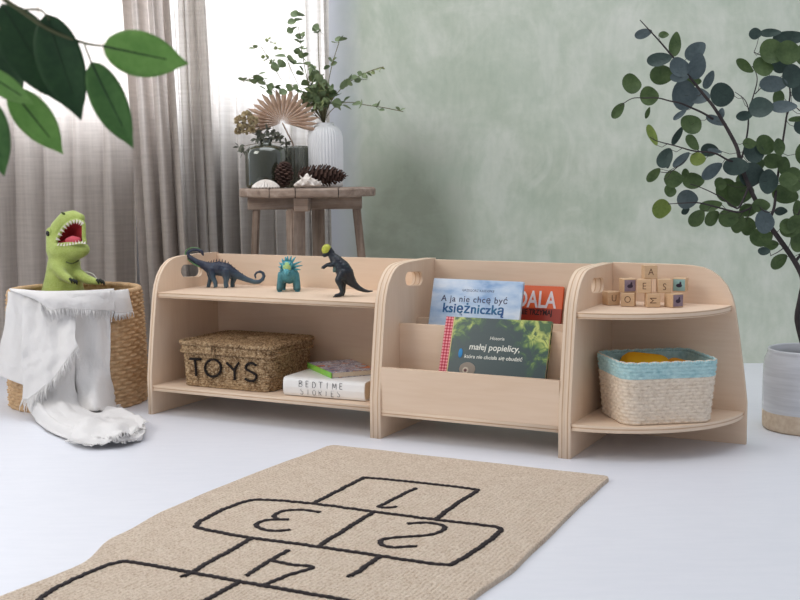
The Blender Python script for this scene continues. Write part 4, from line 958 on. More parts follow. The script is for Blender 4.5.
bm = bmesh.new(); n = 64; V = []; F = []; TR_ = .203
for (rr_, z) in ((0, SZ-.026), (TR_-.006, SZ-.026), (TR_, SZ-.022), (TR_, SZ-.005), (TR_-.005, SZ), (0, SZ)):
    for i in range(n): w = 2*pi*i/n; k = rr_*(1+.012*mnoise.noise(Vector((cos(w)*2, sin(w)*2, 0)))); V.append((k*cos(w), k*.93*sin(w), z+.0015*mnoise.noise(Vector((cos(w)*3, sin(w)*3, z*9)))))
for j in range(5):
    for i in range(n): F.append((j*n+i, j*n+(i+1) % n, (j+1)*n+(i+1) % n, (j+1)*n+i))
bm.free(); seat = mesh('seat', V, F, M_WX, stl, False)
m = MB()
for u in (275.2, 300.6, 341): x = sx_(u); y = -.93*sqrt(max(TR_**2-x*x, 0))-.0006; m.tube([(x, y, SZ-.026), (x+.001, y, SZ-.012), (x, y, SZ)], .0012, 5); m.tube([(x, y, SZ), (x, y*.5, SZ), (x, 0, SZ), (x, -y, SZ)], .0011, 5)
m.build('plank_joints', M_CRACK, seat)
# short beams under the top
box('beam', (sx_(249), -.045, SZ-.063), (sx_(362), .0, SZ-.0262), M_WX, stl, .003)
box('beam', (-.028, -.16, SZ-.066), (.014, -.047, SZ-.0265), M_WX, stl, .003); box('beam', (-.028, .002, SZ-.066), (.02, .16, SZ-.0265), M_WX, stl, .003)
def leg(x0, y0, x1, y1, w, d, rot=0):
    M = basis((x1, y1, 0), (1, 0, 0), (0, 1, 0)); H_ = SZ-.060; V = []
    for z, x, y, k in ((0, x1, y1, .9), (H_, x0, y0, 1)):
        for a, b in ((-1, -1), (1, -1), (1, 1), (-1, 1)):
            px_, py_ = a*w/2*k, b*d/2*k; V.append((x+px_*cos(rot)-py_*sin(rot), y+px_*sin(rot)+py_*cos(rot), z))
    bm = bmesh.new(); vs = [bm.verts.new(v) for v in V]
    for f in ((0, 1, 2, 3), (4, 5, 6, 7), (0, 1, 5, 4), (1, 2, 6, 5), (2, 3, 7, 6), (3, 0, 4, 7)): bm.faces.new([vs[i] for i in f])
    bmesh.ops.bevel(bm, geom=bm.edges[:], offset=.004, segments=2, affect='EDGES'); return from_bm('leg', bm, M_WZ, stl)
leg(sx_(298.5), -.115, sx_(298.5), -.125, .044, .044, radians(32)); leg(sx_(315.5), .10, sx_(316), .12, .038, .04)
leg(sx_(257), -.02, sx_(246), -.02, .021, .032); leg(sx_(356.5), -.02, sx_(373), -.02, .024, .036)

def on_stool(u, dy): return Vector((SC.x, SC.y, SZ))+CR*((u-307.5)*(SD+dy)/F_PX)+CO*dy
ZT = SZ+.0008
# --- dark glass jar with dried flowers
def glass(name, col, alpha=.5, rough=.05):
    t = NT(name); tr = t.n('ShaderNodeBsdfTransparent'); tr.inputs[0].default_value = lin(col); g = t.n('ShaderNodeBsdfGlossy'); g.inputs[1].default_value = rough; g.inputs[0].default_value = (.85, .9, .88, 1)
    d = t.n('ShaderNodeBsdfDiffuse'); d.inputs[0].default_value = lin(tuple(x*.62 for x in col)); fr = t.n('ShaderNodeLayerWeight'); fr.inputs[0].default_value = .35
    m1 = t.n('ShaderNodeMixShader'); m1.inputs[0].default_value = alpha; t.l(tr.outputs[0], m1.inputs[1]); t.l(d.outputs[0], m1.inputs[2])
    m2 = t.n('ShaderNodeMixShader'); t.l(t.math('ADD', .06, t.math('MULTIPLY', fr.outputs[1], .5)), m2.inputs[0]); t.l(m1.outputs[0], m2.inputs[1]); t.l(g.outputs[0], m2.inputs[2]); return t.done(m2.outputs[0])
q = on_stool(266.5, .0); jar = thing('glass_jar', 'round smoky green glass jar on the left of the stool, holding dried flowers', 'jar', (q.x, q.y, ZT))
lathe('jar_body', [(.0001, 0), (.052, 0), (.059, .004), (.061, .012), (.061, .100), (.058, .112), (.048, .121), (.030, .126), (.019, .129), (.017, .138), (.019, .145), (.0205, .147), (.018, .147), (.0155, .138), (.0165, .128), (.028, .1235), (.046, .118), (.055, .110), (.0575, .1), (.0575, .012), (.055, .007), (.0001, .006)], glass('smoky_glass', (146, 148, 122), .38), jar)
def stem_leaf(mb, p, d, w, l, mi=0, cup=.15, droop=0, n=8, tipped=False):
    """an ovate blade as real curved geometry"""
    d = Vector(d).normalized(); s = d.cross(Vector((0, 0, 1))); s = s.normalized() if s.length > 1e-3 else Vector((1, 0, 0)); s.rotate(Matrix.Rotation(random.uniform(-1.3, 1.3), 3, d)); nrm = s.cross(d)
    V = [Vector(p)]; F = []
    for k in range(1, n):
        t_ = k/n; ww = w/2*(sin(pi*t_**(1.0 if not tipped else .75))**.75); c = Vector(p)+d*l*t_-nrm*droop*t_*t_
        V += [c-s*ww+nrm*cup*ww, c, c+s*ww+nrm*cup*ww]
    V.append(Vector(p)+d*l-nrm*droop); F += [(0, 2, 1), (0, 3, 2)]
    for k in range(n-2):
        a = 1+k*3; F += [(a, a+1, a+4, a+3), (a+1, a+2, a+5, a+4)]
    a = 1+(n-2)*3; F += [(a, a+1, a+3), (a+1, a+2, a+3)]; mb.add((V, F), mi)
df = thing('dried_flowers', 'small bunch of dried cream flowers and grey leaves standing in the smoky jar', 'flowers', (q.x, q.y, ZT+.010))
M_DST = paint('dried_stem', (120, 104, 76), rough=.9); M_CRM = paint('dried_cream', (206, 194, 160), (168, 148, 112), 60, .95); M_GRL = paint('grey_leaf', (112, 114, 100), (84, 88, 76), 50, .9)
def J(u, v, dy=0): return CR*((u-266.5)*sm)+CO*dy+Vector((0, 0, (187.5-v)*sm-.010))
m = MB(); fl = MB(); lf = MB(); random.seed(12)
heads = [(242, 122, 7), (249, 116, 6), (255, 121, 6), (247, 129, 6), (239, 131, 4), (254, 130, 4)]
for (u, v, s_) in heads:
    e = J(u, v, random.uniform(-.02, .02)); m.tube(smooth_path([J(266, 186, 0), J(266.5, 146, 0), J((266+u)/2, (134+v)/2), e], 5), .0011, 5)
    for k in range(44):
        d_ = Vector((random.gauss(0, 1), random.gauss(0, 1), random.gauss(0, 1))).normalized(); stem_leaf(fl, e+d_*s_*sm*.25, d_, .011, s_*sm*.8, 0, .5)
for (u, v) in [(262, 134), (268, 130), (275, 133), (271, 137), (280, 137), (258, 139), (286, 143), (241, 147), (243, 152)]:
    e = J(u, v, random.uniform(-.02, .02)); m.tube(smooth_path([J(266, 182, 0), J(266.5, 146, 0), e], 5), .0009, 5)
    for k in range(9): d_ = Vector((random.gauss(0, 1), random.gauss(0, 1), random.gauss(0, .8))).normalized(); stem_leaf(lf, e, d_, .010, .019, 0, .3)
for k in range(60): e = J(random.uniform(252, 284), random.uniform(152, 184), random.uniform(-.035, .035)); stem_leaf(lf, e, (random.gauss(0, 1), random.gauss(0, 1), random.gauss(0, 1)), .012, .026, 0, .3)
m.build('stems', M_DST, df); fl.build('flower_heads', M_CRM, df, False); lf.build('foliage', M_GRL, df, False)
# --- ribbed smoked glass with the dried palm fan, behind the jar
q = on_stool(294, .085); rg = thing('ribbed_glass_vase', 'grey ribbed glass vase behind the pine cones, between the jar and the white vase', 'vase', (q.x, q.y, ZT))
lathe('vase_body', [(.0001, 0), (.030, 0), (.034, .003), (.037, .02), (.039, .06), (.039, .115), (.037, .125), (.0355, .125), (.037, .11), (.0365, .06), (.034, .02), (.0001, .008)], glass('grey_ribbed_glass', (206, 206, 192), .35), rg, 144, lambda w, z: .022*cos(24*w))
pf = thing('dried_palm_fan', 'round pleated dried palm leaf on a short stalk, fanned out above the jar', 'dried leaf', (q.x, q.y, ZT+.012))
M_PALM = paint('dried_palm', (204, 176, 154), (176, 146, 124), 60, .9, .3, 200, .001); sp_ = (SD+.085)/F_PX
def Q(u, v, dy=0): return CR*((u-294)*sp_)+CO*dy+Vector((0, 0, (187-v)*sp_-.012))
V = []; F = []; ce = Vector(Q(283, 123.5, -.045)); NB = 20
for k in range(NB):
    a0 = radians(-20+k*224/NB); a1 = radians(-20+(k+1)*224/NB); am = (a0+a1)/2; Lk = (39-4*abs(k-NB/2)/NB*2+random.uniform(-1.5, 1.5))*sp_
    def dr(a, r, y): return ce+CR*cos(a)*r+Vector((0, 0, sin(a)*r*.86))+CO*y
    o = len(V); V += [dr(am, .004, 0), dr(a0, Lk*.62, .004), dr(am, Lk*.62, -.005), dr(a1, Lk*.62, .004), dr(am+.02, Lk, .006), dr(a0+.02, Lk*.82, .004), dr(a1-.02, Lk*.82, .004)]
    F += [(o, o+1, o+2), (o, o+2, o+3), (o+1, o+5, o+2), (o+2, o+6, o+3), (o+5, o+4, o+2), (o+2, o+4, o+6)]
fan = mesh('fan_leaf', V, F, M_PALM, pf); so = fan.modifiers.new('t', 'SOLIDIFY'); so.thickness = .0012; bake(fan)
MB().tube(smooth_path([Q(294, 186, 0), Q(293, 150, 0), Q(287, 133, -.03), Q(283, 124, -.045)], 6), .0022, 6).build('stalk', M_PALM, pf)
# --- white fluted vase with eucalyptus
VD = .075; q = on_stool(324.3, VD); wv = thing('fluted_vase', 'white fluted ceramic vase on the right of the stool, holding eucalyptus', 'vase', (q.x, q.y, ZT)); vs_ = (SD+VD)/F_PX
lathe('vase_body', [(.0001, 0), (.046, 0), (.050, .003), (.0525, .012), (.0535, .06), (.0535, .125), (.0525, .150), (.049, .166), (.041, .178), (.031, .184), (.028, .187), (.0275, .193), (.025, .193), (.025, .186), (.03, .180), (.046, .160), (.048, .12), (.048, .01), (.0001, .008)], paint('matte_white_ceramic', (244, 245, 246), rough=.6), wv, 256, lambda w, z: -.055*(1-abs(cos(17*w)))**1.0 if .004 < z < .182 else 0)
eu = thing('eucalyptus_spray', 'loose spray of eucalyptus stems with round green leaves in the white fluted vase', 'greenery', (q.x, q.y, ZT+.012))
def E_(u, v, dy=0): return CR*((u-324.3)*vs_)+CO*dy+Vector((0, 0, (187-v)*vs_-.012))
M_E1 = paint('eucalyptus_leaf', (136, 152, 112), (98, 118, 82), 30, .6); M_E2 = paint('eucalyptus_young', (158, 168, 118), (130, 144, 96), 30, .6)
for mm_ in (M_E1, M_E2): pass
def stemrun(pts, leaves, dy, r=.0013):
    P = [E_(u, v, dy*i/(len(pts)-1)) for i, (u, v) in enumerate(pts)]; P = [E_(324, 180, 0), E_(323.5, 130, 0)]+P
    stem.tube(smooth_path(P, 5), r, 5)
    for (u, v, s_) in leaves:
        c = E_(u, v, dy*.8); mi = 1 if s_ < 3.2 else 0
        for sg in (-1, 1): stem_leaf(eul, c, Vector((random.uniform(.3, 1)*sg, random.uniform(-.9, .5), random.uniform(-.5, .7))), s_*vs_*1.5, s_*vs_*1.55, mi, .25, n=6)
stem = MB(); eul = MB(); random.seed(5)
stemrun([(326, 112), (334, 98), (346, 86), (360, 78), (372, 73), (383, 70)], [(330, 104, 6), (336, 98, 6), (347, 87, 6), (350, 84, 6), (354, 84, 5), (358, 80, 5), (362, 82, 4), (362, 78, 4), (366, 76, 4), (370, 75, 3), (374, 74, 3), (378, 73, 3), (381, 71.5, 2.5)], -.03)
stemrun([(327, 116), (338, 106), (350, 104), (366, 107), (384, 110), (402, 114)], [(334, 106, 6), (342, 107, 7), (344, 103, 5), (360, 106.5, 6.5), (378, 108, 5), (378, 112, 4), (399, 113, 4)], -.05)
stemrun([(325, 112), (328, 85), (332, 66), (339, 44)], [(330, 67, 5), (332, 63, 4), (338, 45, 6), (341, 43, 5)], .02)
stemrun([(322, 108), (320, 80), (319, 55), (319, 36)], [(319, 36, 6), (320, 33, 6)], -.01)
stemrun([(318, 110), (308, 82), (303, 55), (300, 30)], [(295, 33, 5), (303, 36, 4), (303, 41, 5), (302, 46, 5), (304, 51, 5), (302, 55, 5), (305, 60, 5), (307, 64, 4), (309, 67, 3), (298, 25, 6), (300, 20, 6)], -.02)
stemrun([(318, 112), (302, 92), (289, 64), (283, 45)], [(288, 60, 8), (295, 67, 7), (281, 70, 7), (270, 42, 3), (276, 46, 3), (280, 51, 3)], -.04, .001)
stemrun([(316, 114), (292, 96), (274, 68), (262, 48)], [(273, 64, 4), (266, 58, 3), (268, 61, 3), (255, 50, 3.5)], .01, .001)
stemrun([(314, 116), (290, 104), (270, 88), (262, 78), (246, 84)], [(261, 77, 5), (266, 80, 6), (268, 87, 6), (268, 92, 5), (258, 86, 4.5), (253, 84, 3.5), (246, 83, 4), (282, 92, 5), (276, 90, 5), (289, 93, 6)], -.06, .001)
for k in range(64):
    u = random.gauss(316, 9); v = random.gauss(96, 11)
    if v > 121: v = 112
    c = E_(u, v, random.uniform(-.06, .05)); s_ = random.uniform(5.5, 8); stem.tube([E_(323.5, 124, 0), c.lerp(E_(323.5, 124, 0), .4)+Vector((0, 0, .01)), c], .0009, 4)
    for j in range(2): stem_leaf(eul, c, Vector((random.gauss(0, 1), random.gauss(-.3, .7), random.gauss(.1, .7))), s_*vs_*1.25, s_*vs_*1.35, 0 if random.random() < .8 else 1, .25, n=6)
stem.build('stems', paint('green_brown_stem', (120, 116, 84), rough=.8), eu); eul.build('foliage', [M_E1, M_E2], eu, False)
# --- pine cones
M_CONE = paint('pine_cone_brown', (92, 68, 58), (58, 42, 38), 60, .85, .4, 200, .001)
def cone(label, loc, length, rad, axis, seed, n=120, grp=None):
    o = thing('pine_cone', label, 'pine cone', loc); rnd = random.Random(seed); m = MB(); ax = Vector(axis).normalized(); a = ax.orthogonal().normalized(); b = ax.cross(a)
    core = [ax*length*(t_-.5) for t_ in [k/10 for k in range(11)]]; m.tube(core, [rad*.42*sin(pi*min(.97, max(.08, k/10)))**.6 for k in range(11)], 10)
    for k in range(n):
        t_ = (k+.5)/n; w = k*2.39996; prof = sin(pi*(.12+.84*t_))**.7; base = ax*length*(t_-.5); dr_ = (a*cos(w)+b*sin(w)); dd = (dr_+ax*(.25+.9*t_)).normalized(); s_ = ax.cross(dr_)
        L_ = rad*prof*(.78+.2*rnd.random()); wd = rad*.36*prof; p = base+dr_*rad*.25*prof; e = p+dd*L_*.8; e2 = e+dr_*L_*.10
        V = [p-s_*wd*.4, p+s_*wd*.4, e-s_*wd*.6-ax*.001, e+s_*wd*.6-ax*.001, e2-ax*.0006, e-s_*wd*.5+ax*.0022, e+s_*wd*.5+ax*.0022]
        m.add((V, [(0, 1, 3, 2), (2, 3, 4), (0, 2, 5), (1, 6, 3), (0, 5, 6, 1), (5, 4, 6), (2, 4, 5), (3, 6, 4)]))
    tip = ax*length*.5; m.tube([tip-ax*.01, tip+ax*.012], [.002, .0008], 6)
    return m.build('cone_scales', M_CONE, o, False)
q = on_stool(323, -.055); cone('long dark pine cone lying in front of the white fluted vase', (q.x, q.y, ZT+.036), .135, .036, CR*1.0+CO*.12+Vector((0, 0, -.03)), 3)
q = on_stool(286, -.062); cone('dark brown pine cone standing upright between the jar and the long cone', (q.x, q.y, ZT+.037), .07, .031, Vector((0.1, 0, 1)), 4, 90)
# --- shells
M_SHELL = paint('white_shell', (236, 230, 222), (216, 206, 196), 60, .5, .3, 300, .001)
q = on_stool(268.5, -.12); sh = thing('scallop_shell', 'white ribbed scallop shell lying at the front edge of the stool, before the jar', 'shell', (q.x, q.y, ZT), TH)
V = []; F = []; NA, NR = 72, 14
for j in range(NR+1):
    r_ = j/NR
    for i in range(NA+1):
        a = radians(-15+210*i/NA); rib = .0030*r_*cos(i*2*pi/NA*15); R2 = .040*r_; zz = .024*(1-r_**1.7)**.8+rib; V.append((R2*cos(a), (R2*sin(a)-.018)*.8, max(zz, .0004)))
for j in range(NR):
    for i in range(NA): a = j*(NA+1)+i; F.append((a, a+1, a+NA+2, a+NA+1))
so_ = mesh('shell_valve', V, F, M_SHELL, sh, True); so_.rotation_euler = (0, 0, pi); md = so_.modifiers.new('t', 'SOLIDIFY'); md.thickness = .0015; bake(so_)
m = MB()
for i in range(15):
    a = radians(2+176*i/14); m.tube([(.040*r_*cos(a), (.040*r_*sin(a)-.018)*.8, .024*(1-r_**1.7)**.8+.0008) for r_ in (.2, .4, .6, .75, .87, .95, .99)], .0006, 4)
mm_ = m.build('dark_ribs', paint('shell_line', (120, 104, 92)), so_)
q = on_stool(311, -.13); sc_ = thing('spiky_shell', 'white spiky sea shell at the front of the stool, before the long pine cone', 'shell', (q.x, q.y, ZT), TH)
ch = [[(-.036, 0, .008, .004), (-.022, 0, .012, .010), (-.002, 0, .018, .0165), (.014, 0, .015, .013), (.028, 0, .012, .008), (.040, .002, .010, .004)], [(-.002, 0, .018, .012), (-.001, 0, .032, .008), (0, 0, .040, .003)]]
for (x, y, z, dx, dy, dz) in [(-.012, -.01, .024, -.008, -.006, .012), (.008, -.01, .025, .006, -.006, .012), (-.02, -.006, .012, -.012, -.008, .001), (.02, -.006, .016, .010, -.004, .008), (.002, -.014, .016, .002, -.010, .006), (.014, -.012, .010, .008, -.010, -.003), (-.01, -.013, .010, -.006, -.010, -.003), (.03, -.003, .012, .010, -.002, .008)]:
    ch.append([(x, y, z, .0045), (x+dx, y+dy, z+dz, .0014)])
b_ = blob('shell_body', ch, M_SHELL, sc_, .0014, 2)
# ================================================================ tall plant in its pot, at the right edge
PD_ = 2.76; pc = on_z(806, 428, 0)
pot = thing('plant_pot', 'pale grey glazed pot with a bare sand-coloured base, on the floor at the right edge', 'pot', (pc.x, pc.y, 0)); pdep = (pc-CAM).dot(FW); pm_ = pdep/F_PX
t = NT('two_tone_pot'); v = t.coord((1, 1, 1)); s = t.n('ShaderNodeSeparateXYZ'); t.l(v, s.inputs[0]); n = t.noise(t.coord((2, 2, 30)), 4, 3); n2 = t.noise(v, 90, 3)
zz = t.math('ADD', s.outputs[2], t.math('MULTIPLY', t.noise(v, 9, 2), .004)); f = t.math('GREATER_THAN', zz, .049)
col = t.mix(f, t.ramp(n2, [(.35, (206, 184, 158)), (.65, (220, 202, 178))]), t.ramp(n, [(.35, (198, 200, 204)), (.65, (212, 214, 218))]))
p = t.n('ShaderNodeBsdfPrincipled'); t.l(col, p.inputs['Base Color']); t.l(t.math('SUBTRACT', .75, t.math('MULTIPLY', f, .53)), p.inputs['Roughness']); M_POT = t.done(p.outputs[0])
PR = .106
lathe('pot_body', [(.0001, 0), (PR-.006, 0), (PR-.001, .004), (PR, .012), (PR+.001, .06), (PR+.001, .130), (PR, .155), (PR-.002, .175), (PR-.008, .188), (PR-.010, .194), (PR-.009, .199), (PR-.012, .202), (PR-.016, .199), (PR-.017, .18), (PR-.015, .15), (PR-.015, .13), (.0001, .13)], M_POT, pot, 96)
lathe('soil', [(PR-.0165, .150), (.06, .156), (.0001, .158)], paint('potting_soil', (58, 46, 38), (40, 32, 28), 60, .95, .8, 120, .004), pot, 48)
tree = thing('eucalyptus_tree', 'tall eucalyptus plant with round green and blue-grey leaves, growing from the pale grey pot', 'plant', (pc.x, pc.y, .155))
O3 = Vector((pc.x, pc.y, .155))
def A(u, v, dd=0): return at(u, v, pdep+dd)-O3
M_BARK = paint('dark_bark', (66, 58, 58), (42, 38, 40), 40, .8, .5, 120, .002)
tk = MB(); tp_ = [Vector((0, 0, -.03)), Vector((0, 0, .01)), A(799, 328, .0), A(797.5, 315, .0), A(801, 296, 0), A(803, 280, 0), A(795, 262, 0), A(780, 240, -.01), A(768, 223, -.02), A(757, 203, -.02), A(748, 184, -.02), A(741, 165, -.03), A(737, 148, -.03), A(729, 132, -.03), A(722, 120, -.03), A(713, 106, -.03), A(704, 95, -.03), A(692, 80, -.03), A(680, 66, -.03), A(672, 56, -.03), A(662, 44, -.03), A(652, 33, -.04), A(640, 20, -.04)]
N_ = len(smooth_path(tp_, 5)); tk.tube(smooth_path(tp_, 5), [.0074*(1-i/N_)**.8+.0009 for i in range(N_)], 9); trunk = tk.build('trunk', M_BARK, tree)
br = MB()
def twig(pts, r0=.003, r1=.0008):
    P = smooth_path([A(*q) for q in pts], 5); br.tube(P, [r0+(r1-r0)*i/len(P) for i in range(len(P))], 6)
twig([(713, 119, -.03), (703, 113, -.04), (692, 108, -.05), (680, 103, -.06), (670, 101, -.06), (658, 98, -.06), (645, 98, -.06), (632, 98.5, -.06), (620, 106, -.06)], .003)
twig([(740, 163, -.03), (728, 160, -.05), (714, 153, -.06), (694, 151, -.07), (676, 146, -.08), (657, 141, -.09), (650, 137, -.09)], .003)
twig([(741, 160, -.02), (745, 146, .0), (748, 128, .02), (749, 111, .03), (753, 97, .04), (757, 82, .05), (756, 73, .05), (752, 66, .05)], .0028)
twig([(749, 111, .03), (745, 100, .02), (735, 92, .0)], .0016); twig([(755, 94, .04), (764, 85, .04)], .0016)
twig([(749, 186, -.02), (740, 206, -.05), (734, 207, -.07), (722, 198, -.08), (715, 194, -.08), (702, 188, -.09), (690, 184, -.09)], .003)
twig([(757, 204, -.02), (740, 212, -.05), (720, 208, -.07), (700, 203, -.08), (684, 203, -.09), (668, 204, -.1)], .0028)
twig([(686, 160, -.07), (680, 165, -.07), (670, 172, -.08), (660, 172, -.08)], .0014)
twig([(768, 223, -.02), (774, 208, .0), (776, 190, .03), (780, 160, .05), (786, 120, .06), (790, 90, .07), (781, 66, .05), (770, 60, .05), (754, 52, .05)], .004)
twig([(786, 118, .06), (792, 106, .02), (802, 112, -.03), (815, 118, -.05)], .002); twig([(786, 235, -.01), (798, 215, -.04), (806, 190, -.06), (815, 160, -.08)], .003)
twig([(795, 262, 0), (812, 240, .04), (830, 215, .06), (840, 190, .08)], .004); twig([(785, 247, -.01), (778, 252, -.03), (770, 256, -.03)], .0016); twig([(757, 204, -.02), (766, 212, -.06), (777, 210, -.07)], .0016)
NODES = [v.copy() for v in (br.V[::6]+tk.V[::9])]
G_, B_, D_, Y_ = 0, 1, 2, 3
def leafm(name, a, b, tr=.2):
    t = NT(name); v = t.coord((1, 1, 1)); n = t.noise(v, 24, 4, .6); n3 = t.noise(v, 160, 3); col = t.mix(.3, t.ramp(n, [(.35, b), (.65, a)]), t.ramp(n3, [(.35, b), (.65, a)]))
    p = t.bsdf(col, .55, .35, t.bump(n3, .2, .001)); tl = t.n('ShaderNodeBsdfTranslucent'); t.l(col, tl.inputs[0]); mx = t.n('ShaderNodeMixShader'); mx.inputs[0].default_value = tr; t.l(p, mx.inputs[1]); t.l(tl.outputs[0], mx.inputs[2]); return t.done(mx.outputs[0])
LM = [leafm('leaf_green', (90, 110, 68), (62, 82, 48)), leafm('leaf_blue_grey', (94, 108, 110), (72, 86, 90), .1), leafm('leaf_dark', (66, 84, 78), (48, 64, 60), .1), leafm('leaf_yellow_green', (132, 148, 76), (104, 126, 58))]
LF = MB()
def round_leaf(u, v, w, h, ang, mi, dd, tilt, yaw_):
    """leaf blade: disc with a small tip, slightly cupped, turned in space"""
    c = A(u, v, dd); m_ = pm_; a = radians(ang); X = RT*cos(a)+UP*sin(a); Y = -RT*sin(a)+UP*cos(a); Nn = X.cross(Y)
    R1 = Matrix.Rotation(yaw_, 3, Y); X = R1 @ X; Nn = R1 @ Nn; R2 = Matrix.Rotation(tilt, 3, X); Y = R2 @ Y; Nn = R2 @ Nn
    a_ = w*.55*m_/max(.55, cos(yaw_)); b_ = h*.55*m_/max(.55, cos(tilt)); n = 22; K = 4; V = [c.copy()]; F = []
    for k in range(1, K+1):
        s = k/K
        for i in range(n):
            t_ = 2*pi*i/n; ex = 1+.07*max(0, cos(t_))**6; x = a_*s*cos(t_)*ex*(1-.05*sin(t_)**2); y = b_*s*sin(t_)*(1+.12*cos(t_+pi)); z = .18*(y*y)/max(b_, 1e-4)+.10*x*x/max(a_, 1e-4)+.0009*sin(3*t_+u)*s
            V.append(c+X*x+Y*y+Nn*z)
    F += [(0, 1+i, 1+(i+1) % n) for i in range(n)]
    for k in range(K-1):
        for i in range(n): p_ = 1+k*n; F.append((p_+i, p_+n+i, p_+n+(i+1) % n, p_+(i+1) % n))
    LF.add((V, F), mi)
    e1, e2 = c+X*a_*.98, c-X*a_*.98; best = min(((pp-e).length, i, k) for i, pp in enumerate(NODES) for k, e in enumerate((e1, e2)))
    if best[0] < .075:
        e = (e1, e2)[best[2]]; pp = NODES[best[1]]; mid_ = (e+pp)/2+Vector((0, 0, -.12*best[0])); br.tube([pp, mid_, e, e.lerp(c, .9)], [.0009, .0007, .0007, .0003], 5)
rl = random.Random(8)
def lv(ox, oy, s, rows, dd=0):
    for (x, y, w, h, a, mi) in rows: round_leaf(ox+x/s, oy+y/s, w/s, h/s, -a if 0 else a, mi, dd+rl.uniform(-.05, .05), rl.uniform(-.32, .32), rl.uniform(-.32, .32))
lv(640, 30, 5, [(15, 18, 75, 42, 15, B_), (118, 25, 45, 34, 0, G_), (175, 75, 115, 55, 82, G_), (275, 108, 108, 76, 40, B_), (282, 182, 112, 84, 78, B_), (95, 150, 108, 66, 8, D_), (108, 224, 108, 86, 0, G_), (195, 188, 98, 92, 0, B_), (195, 236, 80, 46, 0, B_), (248, 256, 104, 58, 0, G_), (218, 327, 122, 138, 0, B_), (290, 332, 100, 80, -10, B_), (343, 250, 86, 44, 66, B_), (407, 325, 115, 112, 0, D_), (45, 332, 84, 92, 0, G_), (-44, 272, 90, 98, 0, G_), (-112, 405, 84, 46, 52, G_), (37, 415, 56, 22, 70, G_), (198, 425, 74, 26, 38, B_), (255, 475, 96, 98, 30, G_), (378, 452, 92, 40, -25, B_), (406, 418, 48, 30, 80, B_), (60, 525, 100, 40, -68, Y_), (185, 530, 90, 34, 62, D_), (260, 562, 82, 50, -50, G_), (520, 180, 95, 52, -32, G_), (612, 188, 94, 92, 0, G_), (660, 110, 116, 118, 0, G_), (742, 115, 112, 110, 0, G_), (664, 270, 120, 76, 0, B_), (604, 390, 100, 98, 0, D_), (520, 430, 82, 46, 14, D_), (690, 338, 60, 70, 0, G_), (715, 386, 112, 58, 0, B_), (760, 232, 100, 110, 0, D_), (785, 444, 72, 24, 5, G_), (790, 312, 70, 100, 0, D_), (575, 18, 60, 50, 0, D_), (748, 40, 150, 64, 0, D_), (650, 15, 90, 40, 0, D_), (700, 175, 80, 80, 0, D_)])
lv(640, 130, 5, [(258, 65, 76, 48, -50, G_), (125, 142, 96, 66, 62, D_), (142, 152, 76, 24, 80, D_), (205, 150, 92, 40, 42, B_), (288, 146, 66, 62, 0, Y_), (345, 100, 82, 60, 0, D_), (372, 105, 64, 24, -10, B_), (355, 205, 112, 58, 34, B_), (66, 225, 78, 44, 46, G_), (165, 246, 88, 80, 0, G_), (150, 306, 56, 60, 0, G_), (225, 216, 36, 44, 0, G_), (265, 256, 96, 78, 0, G_), (235, 345, 92, 86, 0, B_), (226, 405, 42, 30, 30, D_), (105, 392, 88, 88, 0, Y_), (282, 440, 86, 68, 50, G_), (356, 440, 82, 62, 40, G_), (350, 380, 105, 52, 10, G_), (430, 300, 112, 108, 0, G_), (502, 310, 120, 102, 0, G_), (440, 442, 92, 82, 0, G_), (488, 462, 66, 96, 0, G_), (478, 182, 112, 80, 0, D_), (565, 112, 100, 108, 0, D_), (545, 68, 64, 50, 0, G_), (624, 76, 96, 94, 0, G_), (694, 86, 58, 80, 0, G_), (668, 155, 94, 70, 0, G_), (718, 180, 60, 86, 0, G_), (555, 222, 122, 108, 0, D_), (640, 258, 90, 112, 0, D_), (702, 405, 62, 40, 0, D_), (602, 378, 84, 62, 0, G_), (620, 460, 94, 106, 0, B_), (540, 480, 68, 84, 0, G_), (538, 400, 84, 60, 0, G_), (602, 540, 112, 86, 15, G_), (655, 575, 66, 48, 10, G_), (722, 320, 128, 86, -15, G_), (770, 250, 92, 116, 0, G_), (790, 400, 50, 88, 0, G_), (782, 472, 84, 84, 0, G_), (740, 482, 78, 70, 0, G_), (792, 560, 70, 90, 0, G_), (740, 250, 80, 70, 0, G_), (520, 250, 70, 60, 0, G_), (590, 170, 60, 60, 0, G_), (400, 270, 60, 60, 0, G_), (470, 360, 70, 50, 0, G_)])
lv(600, 180, 4, [(712, 325, 78, 50, 30, G_), (655, 285, 44, 30, 0, D_), (760, 195, 70, 60, 0, G_), (790, 215, 60, 80, 0, G_)])
lv(800, 30, 5, [(30, 120, 110, 100, 0, G_), (60, 260, 110, 100, 0, B_), (90, 420, 110, 100, 0, G_), (30, 620, 100, 110, 0, G_), (80, 760, 110, 100, 0, G_), (60, 900, 100, 100, 0, D_), (120, 600, 110, 100, 0, G_), (150, 820, 110, 100, 0, G_), (20, 480, 90, 80, 0, D_), (160, 300, 110, 100, 0, G_)], .04)
br.build('branches', M_BARK, tree)
LF.build('foliage', LM, tree, True)

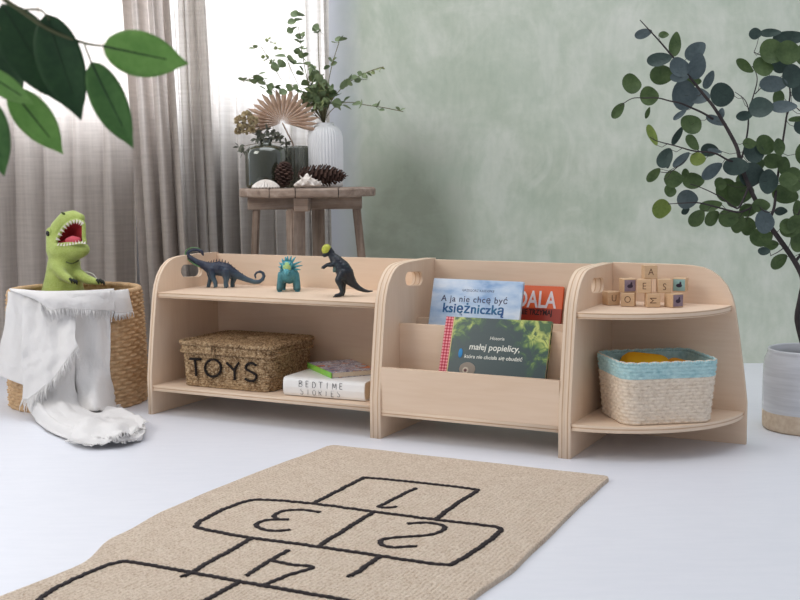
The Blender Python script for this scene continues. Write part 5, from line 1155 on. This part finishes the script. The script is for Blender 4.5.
# ================================================================ leafy twig close by, hanging into the upper left
FD = 1.15
M_FL = [leafm('near_leaf_dark', (60, 94, 58), (42, 72, 46), .2), leafm('near_leaf_mid', (104, 148, 84), (80, 122, 68), .4), leafm('near_leaf_light', (156, 196, 118), (128, 172, 96), .5)]
tw = thing('leafy_branch', 'branch with broad pointed green leaves hanging close by in the upper left', 'branch', at(-20, -30, FD)); OT = Vector(tw.location)
def T_(u, v, dd=0): return at(u, v, FD+dd)-OT
t_ = MB(); pth = smooth_path([T_(-30, -55), T_(-5, -10), T_(20, 10), T_(50, 30), T_(84, 43), T_(104, 46)], 6); t_.tube(pth, [.0028-.0018*i/len(pth) for i in range(len(pth))], 7)
for pts in ([T_(84, 43), T_(88, 54), T_(92, 64)], [T_(-5, -10), T_(-12, 30), T_(-4, 70), T_(10, 88)], [T_(-10, 50), T_(-14, 80), T_(-12, 100)], [T_(20, 10), T_(40, 10), T_(50, 20)], [T_(-5, -10), T_(-8, 10), T_(0, 30)]): t_.tube(smooth_path(pts, 5), .001, 6)
t_.build('twig', paint('twig_green', (92, 96, 66), rough=.8), tw)
def big_leaf(base, tip, w, mi, dd0=0, dd1=0, roll=0, bend=.0):
    a = T_(*base, dd0); b = T_(*tip, dd1); d = (b-a); Ln = d.length; d.normalize(); n = FW.cross(d).normalized(); n.rotate(Matrix.Rotation(roll, 3, d)); nr = n.cross(d); K, Mx = 18, 8; V = []; F = []; W_ = w*FD/F_PX/2/max(.5, cos(roll))
    for i in range(K+1):
        t0 = i/K; ww = W_*((sin(pi*min(1, t0**.82))**.72)*(1-.25*max(0, t0-.7)/.3)) if 0 < i < K else .0004
        if t0 > .85: ww = W_*.42*(1-t0)/.15*.9+.0003
        for j in range(Mx+1):
            s = j/Mx*2-1; V.append(a+d*Ln*t0+n*ww*s+nr*(.16*abs(s)*ww+.02*sin(t0*6+s*2)*W_-bend*sin(pi*t0)))
    for i in range(K):
        for j in range(Mx): q = i*(Mx+1)+j; F.append((q, q+1, q+Mx+2, q+Mx+1))
    lf = mesh('leaf', V, F, M_FL[mi], tw, True); so = lf.modifiers.new('t', 'SOLIDIFY'); so.thickness = .0005; bake(lf)
    for p in lf.data.polygons: p.use_smooth = True
    m = MB(); m.tube([a+d*Ln*t0+nr*(-bend*sin(pi*t0)+.02*sin(t0*6)*W_) for t0 in [k/12 for k in range(10)]], [.0011-.00007*k for k in range(10)], 6); m.build('midrib', paint('dark_midrib', (44, 70, 44), rough=.7), lf)
    return lf
big_leaf((46, 14), (81, 120), 50, 0, 0, .02, .2); big_leaf((2, 4), (62, 104), 52, 0, .04, .05, -.25); big_leaf((-8, 8), (22, 92), 46, 0, .06, .06, .2)
big_leaf((91, 62), (133, 148), 37, 1, 0, .0, .25); big_leaf((103, 46), (188, 64), 44, 2, 0, -.02, .2); big_leaf((10, 88), (63, 154), 34, 2, -.02, -.02, -.3)
big_leaf((-12, 98), (4, 176), 34, 1, -.03, -.02, .2); big_leaf((-18, 70), (34, 104), 22, 2, -.04, -.04, .5)
